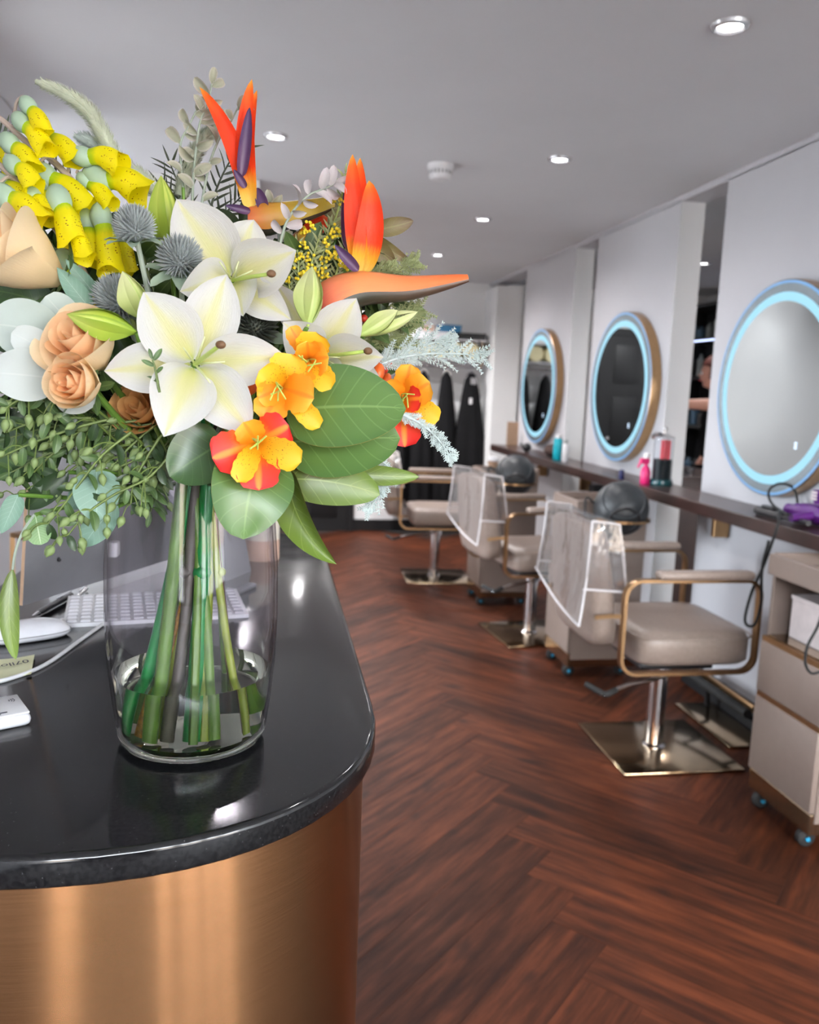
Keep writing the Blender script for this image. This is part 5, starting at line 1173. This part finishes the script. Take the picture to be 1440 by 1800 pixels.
# ---------------------------------------------------------------- seed pod sprays, lower left
podm = MB().lathe([(.0001, -.5), (.22, -.38), (.36, -.1), (.30, .2), (.12, .45), (.0001, .62)], 8).mesh('seed_pod', 'pod', True, None, 60)
smal = leaf_mesh('leaf', 'mid_leaf', .3, .1, .42); smal2 = leaf_mesh('leaf', 'dark_leaf', .3, .1, .45)
def podspray(pts, Y0, lab, nb=7, pods=2, mat='seed_twig'):
    P = cat([at(x, y, Y0) for x, y in pts], 8); t = thing('seed_spray', lab, 'foliage', P[-1], 0, 'green seed pod sprays'); o = P[-1]; fr = frames(P); m_ = len(P); tw = MB().tube(P, [.0008, .0014], 6)
    for k in range(nb):
        i = int((k+.2)/nb*(m_-1)); c = P[i]; tg = fr[i][0]; tc_ = toc(c); s_ = tg.cross(tc_).normalized()*(1 if k % 2 else -1)
        for q in range(pods):
            d = (-tg*R.uniform(.2, .9)+s_*R.uniform(.5, 1)+tc_*R.uniform(-.5, .6)+V((0, 0, -.5))).normalized(); L = R.uniform(.012, .026); e = c+d*L+V((0, 0, -.004))
            tw.tube(cat([c, c+d*L*.5+V((0, 0, .002)), e], 3), .0006, 5)
            link('seed_pod', podm, t, orient(e-o, d.cross(tc_).normalized(), V((0, 0, 1)) if abs(d.z) < .9 else V((1, 0, 0)), R.uniform(.0075, .011)) if False else Matrix.Translation(e-o) @ V((0, 0, 1)).rotation_difference((d+V((0, 0, -.6))).normalized()).to_matrix().to_4x4() @ Matrix.Scale(R.uniform(.0085, .0115), 4))
        d = (-tg*.5-s_*.8+tc_*R.uniform(-.4, .5)).normalized(); link('leaf', smal if k % 3 else smal2, t, orient(c-o, d, tc_+V((R.uniform(-.5, .5),)*3), R.uniform(.014, .021)))
    tw.build('twig', mat, t, world=True); add_stem(t, P[-1], 'seed_twig', .0014)
R.seed(21)
for i, (pts, lab) in enumerate((([(85, 920), (110, 890), (140, 850), (180, 800), (230, 760)], 'seed pod spray hanging lowest left of the vase'), ([(230, 885), (235, 850), (255, 810), (280, 770)], 'seed pod spray hanging in front of the vase neck'), ([(150, 845), (200, 825), (250, 800), (290, 760)], 'seed pod spray across the round eucalyptus leaf'),
                ([(25, 870), (70, 860), (120, 830), (170, 790), (220, 750)], 'seed pod spray in the middle of the lower left foliage'), ([(-10, 730), (30, 705), (60, 690), (110, 700), (170, 720)], 'seed pod spray at the left edge under the white leaf'), ([(-10, 810), (30, 790), (80, 770), (140, 750), (200, 735)], 'seed pod spray at the left edge over the dark olive leaf'),
                ([(120, 770), (150, 755), (190, 745), (240, 740)], 'short seed pod spray under the rosebud'), ([(275, 865), (285, 835), (295, 800), (310, 770)], 'seed pod spray close below the front lily'), ([(120, 940), (150, 905), (200, 870), (260, 840), (300, 800)], 'thin seed pod spray over the left edge of the vase'),
                ([(10, 760), (50, 745), (100, 735), (160, 735)], 'seed pod spray left below the pale leaves'), ([(190, 830), (215, 800), (240, 775), (270, 750)], 'seed pod spray between the dark rose and the vase'), ([(60, 830), (90, 800), (130, 775), (180, 750)], 'seed pod spray under the two silver leaves'))):
    podspray(pts, .765+.012*(i % 4), lab, 7, 1 if i % 2 else 2)
fine = leaf_mesh('leaf', 'mid_leaf', .3, .1, .34)
for i, (pts, lab) in enumerate((([(0, 690), (60, 700), (130, 720), (210, 730)], 'fine green sprig at the left under the white leaf'), ([(20, 830), (80, 800), (150, 770), (230, 745)], 'fine green sprig in the lower left foliage'), ([(265, 900), (275, 860), (285, 820), (300, 780)], 'fine drooping green sprig beside the vase neck'), ([(245, 880), (262, 850), (280, 800), (300, 770)], 'second fine drooping sprig beside the vase neck'),
                ([(120, 790), (160, 770), (210, 755), (270, 745)], 'fine green sprig under the dark rose'), ([(330, 790), (320, 775), (305, 760), (290, 745)], 'fine sprig below the front lily tip'), ([(15, 770), (70, 755), (130, 745), (200, 740)], 'fine green sprig over the olive leaf'), ([(268, 632), (272, 645), (276, 665), (280, 690)], 'tiny round leaved sprig over the front lily petal'))):
    sprig(pts, .80 if i != 7 else .725, 16 if i != 7 else 4, .020 if i != 7 else .012, fine, lab, group='fine green sprigs', jit=.8, r=.0011, stem=i != 7)

# ---------------------------------------------------------------- silver fern fronds on the right
def frond(pts, Y0, L0, mat, lab, nb=17, nl=7):
    P = cat([at(x, y, Y0) for x, y in pts], 10); t = thing('fern_frond', lab, 'foliage', P[-1], 0, 'silver fern fronds'); fr = frames(P); m_ = len(P)
    MB().tube(P, [.0007, .0017], 6).build('rachis', mat, t, world=True); h = MB()
    for k in range(nb):
        f = (k+.4)/nb; i = min(m_-2, int(f*(m_-1))); c = P[i]; tg = fr[i][0]; tc_ = toc(c)
        for sd in (1, -1):
            s_ = tg.cross(tc_).normalized()*sd; d = (-tg*R.uniform(.7, 1.3)+s_*.7+tc_*R.uniform(-.6, .8)+V((0, 0, R.uniform(-.3, .2)))).normalized(); L = L0*(.35+.9*math.sin(PI*min(1, .12+f*.8)))*R.uniform(.55, 1.25)
            h.tube([c, c+d*L], .00045, 4)
            for q in range(nl):
                g = (q+.6)/nl; b = c+d*L*g
                for s2_ in (1, -1):
                    e = (d*.7+d.cross(tc_).normalized()*s2_*.7+tc_*R.uniform(-.5, .5)).normalized(); l = .0048*(1.15-g*.6)
                    w_ = e.cross(tc_).normalized()*.00065; h.add([b+w_, b-w_, b+e*l*.7-w_*.8, b+e*l, b+e*l*.7+w_*.8], [[0, 1, 2, 3, 4]])
    o = h.build('leaflets', mat, t, world=True); o['kind'] = 'stuff'
    add_stem(t, P[-1], 'stem_sage', .002)
frond([(846, 626), (800, 622), (750, 622), (700, 630), (660, 645)], .87, .024, 'frond', 'silver blue fern frond stretching farthest right')
frond([(790, 600), (750, 605), (705, 620), (660, 640)], .88, .024, 'frond', 'silver fern frond above the right alstroemeria')
frond([(793, 804), (770, 772), (740, 745), (700, 725)], .815, .012, 'frond', 'white fern tip curving down over the black coats', 14, 5)
frond([(645, 898), (665, 870), (672, 835), (660, 800), (640, 770)], .83, .014, 'frond', 'silver fern tip hanging below the broad green leaves', 14, 5)
frond([(668, 862), (680, 840), (668, 815), (645, 785)], .835, .012, 'frond', 'second silver fern tip hanging below the broad leaves', 12, 5)
frond([(735, 545), (705, 560), (670, 580), (630, 605)], .88, .026, 'frond_green', 'feathery olive fern right of the pale bud', 16, 7)
frond([(715, 590), (690, 595), (660, 605), (620, 620)], .885, .026, 'frond_green', 'feathery olive fern behind the right lily', 16, 7)
frond([(730, 462), (700, 478), (660, 500), (610, 530)], .90, .018, 'frond_green', 'feathery green fern above the pink beak', 22, 6)
frond([(690, 470), (660, 480), (630, 500), (590, 530)], .90, .016, 'frond_green', 'short feathery green fern behind the pink beak', 18, 6)
for i, (x, y) in enumerate(((668, 640), (676, 650), (660, 650), (655, 628), (683, 640), (670, 560), (640, 560))):
    c = at(x, y, .875); t = thing('red_berry', 'tiny red berry behind the right lily', 'berry', c, 0, 'red berries behind the right lily'); MB().ball((0, 0, 0), .0042, 10, 7).build('berry', 'red_berry', t); MB().tube([(0, 0, -.003), (-.008, .012, -.018)], .0008, 5).build('stalk', 'stem_brown', t)

# ---------------------------------------------------------------- dark inner foliage
R.seed(5)
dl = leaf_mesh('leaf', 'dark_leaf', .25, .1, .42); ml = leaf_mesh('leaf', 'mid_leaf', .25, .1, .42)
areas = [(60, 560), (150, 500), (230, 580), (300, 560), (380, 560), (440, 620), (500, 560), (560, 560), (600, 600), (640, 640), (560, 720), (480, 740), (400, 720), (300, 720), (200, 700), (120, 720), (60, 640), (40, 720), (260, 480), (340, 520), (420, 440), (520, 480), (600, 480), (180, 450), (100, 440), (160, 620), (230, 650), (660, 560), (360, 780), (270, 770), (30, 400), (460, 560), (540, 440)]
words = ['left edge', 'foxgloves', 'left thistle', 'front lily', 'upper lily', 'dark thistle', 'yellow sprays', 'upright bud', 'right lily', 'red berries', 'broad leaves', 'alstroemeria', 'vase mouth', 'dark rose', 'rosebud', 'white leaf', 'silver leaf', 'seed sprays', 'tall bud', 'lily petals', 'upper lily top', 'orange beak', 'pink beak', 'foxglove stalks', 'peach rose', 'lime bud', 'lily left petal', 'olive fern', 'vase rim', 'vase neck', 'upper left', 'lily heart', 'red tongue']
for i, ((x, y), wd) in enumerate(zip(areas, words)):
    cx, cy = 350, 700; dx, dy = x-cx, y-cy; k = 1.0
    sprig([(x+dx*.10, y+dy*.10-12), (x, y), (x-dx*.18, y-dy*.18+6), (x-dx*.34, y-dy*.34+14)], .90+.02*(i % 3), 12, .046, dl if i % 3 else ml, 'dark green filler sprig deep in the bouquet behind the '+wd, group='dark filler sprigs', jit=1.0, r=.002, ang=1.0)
# bare stems seen through the glass
for i, (x0, x1, mt, r, lab) in enumerate(((262, 385, 'stem_gold', .0045, 'golden brown cut stem in the water at the left of the vase'), (300, 345, 'stem_grey', .0060, 'thick grey cut stem in the middle of the vase'), (232, 335, 'stem_emerald', .0066, 'dark green cut stem farthest left in the vase'), (338, 365, 'stem_emerald', .0080, 'thick bright green cut stem in the middle of the vase'),
                (420, 370, 'stem_brown', .0044, 'dark red brown cut stem on the right in the vase'), (440, 365, 'stem_lime', .0042, 'olive cut stem leaning right in the vase'), (288, 360, 'stem_lime', .0042, 'olive cut stem leaning left in the vase'), (372, 340, 'stem_green', .0055, 'mid green cut stem right of the thick green one'))):
    ft = at(x0, 1300, .835 if i % 2 else .85); ft.z = ZC+.017; tp = at(x1, 830, .87)
    rr = V((ft.x-VC.x, ft.y-VC.y, 0))
    if rr.length > .062: rr *= .062/rr.length; ft = V((VC.x+rr.x, VC.y+rr.y, ft.z))
    t = thing('flower_stem', lab, 'stem', ft, 0, 'cut stems in the vase'); MB().tube(cat([ft, ft.lerp(tp, .5)+V((.004*math.sin(i), 0, 0)), tp, tp+V((.01*math.sin(i*2), .01, .06))], 6), [r*1.05, r*.85], 12).build('stem', mt, t, world=True)
    if i % 2: MB().ball(ft.lerp(tp, .62), r*1.25, 10, 6).build('node', mt, t, world=True)
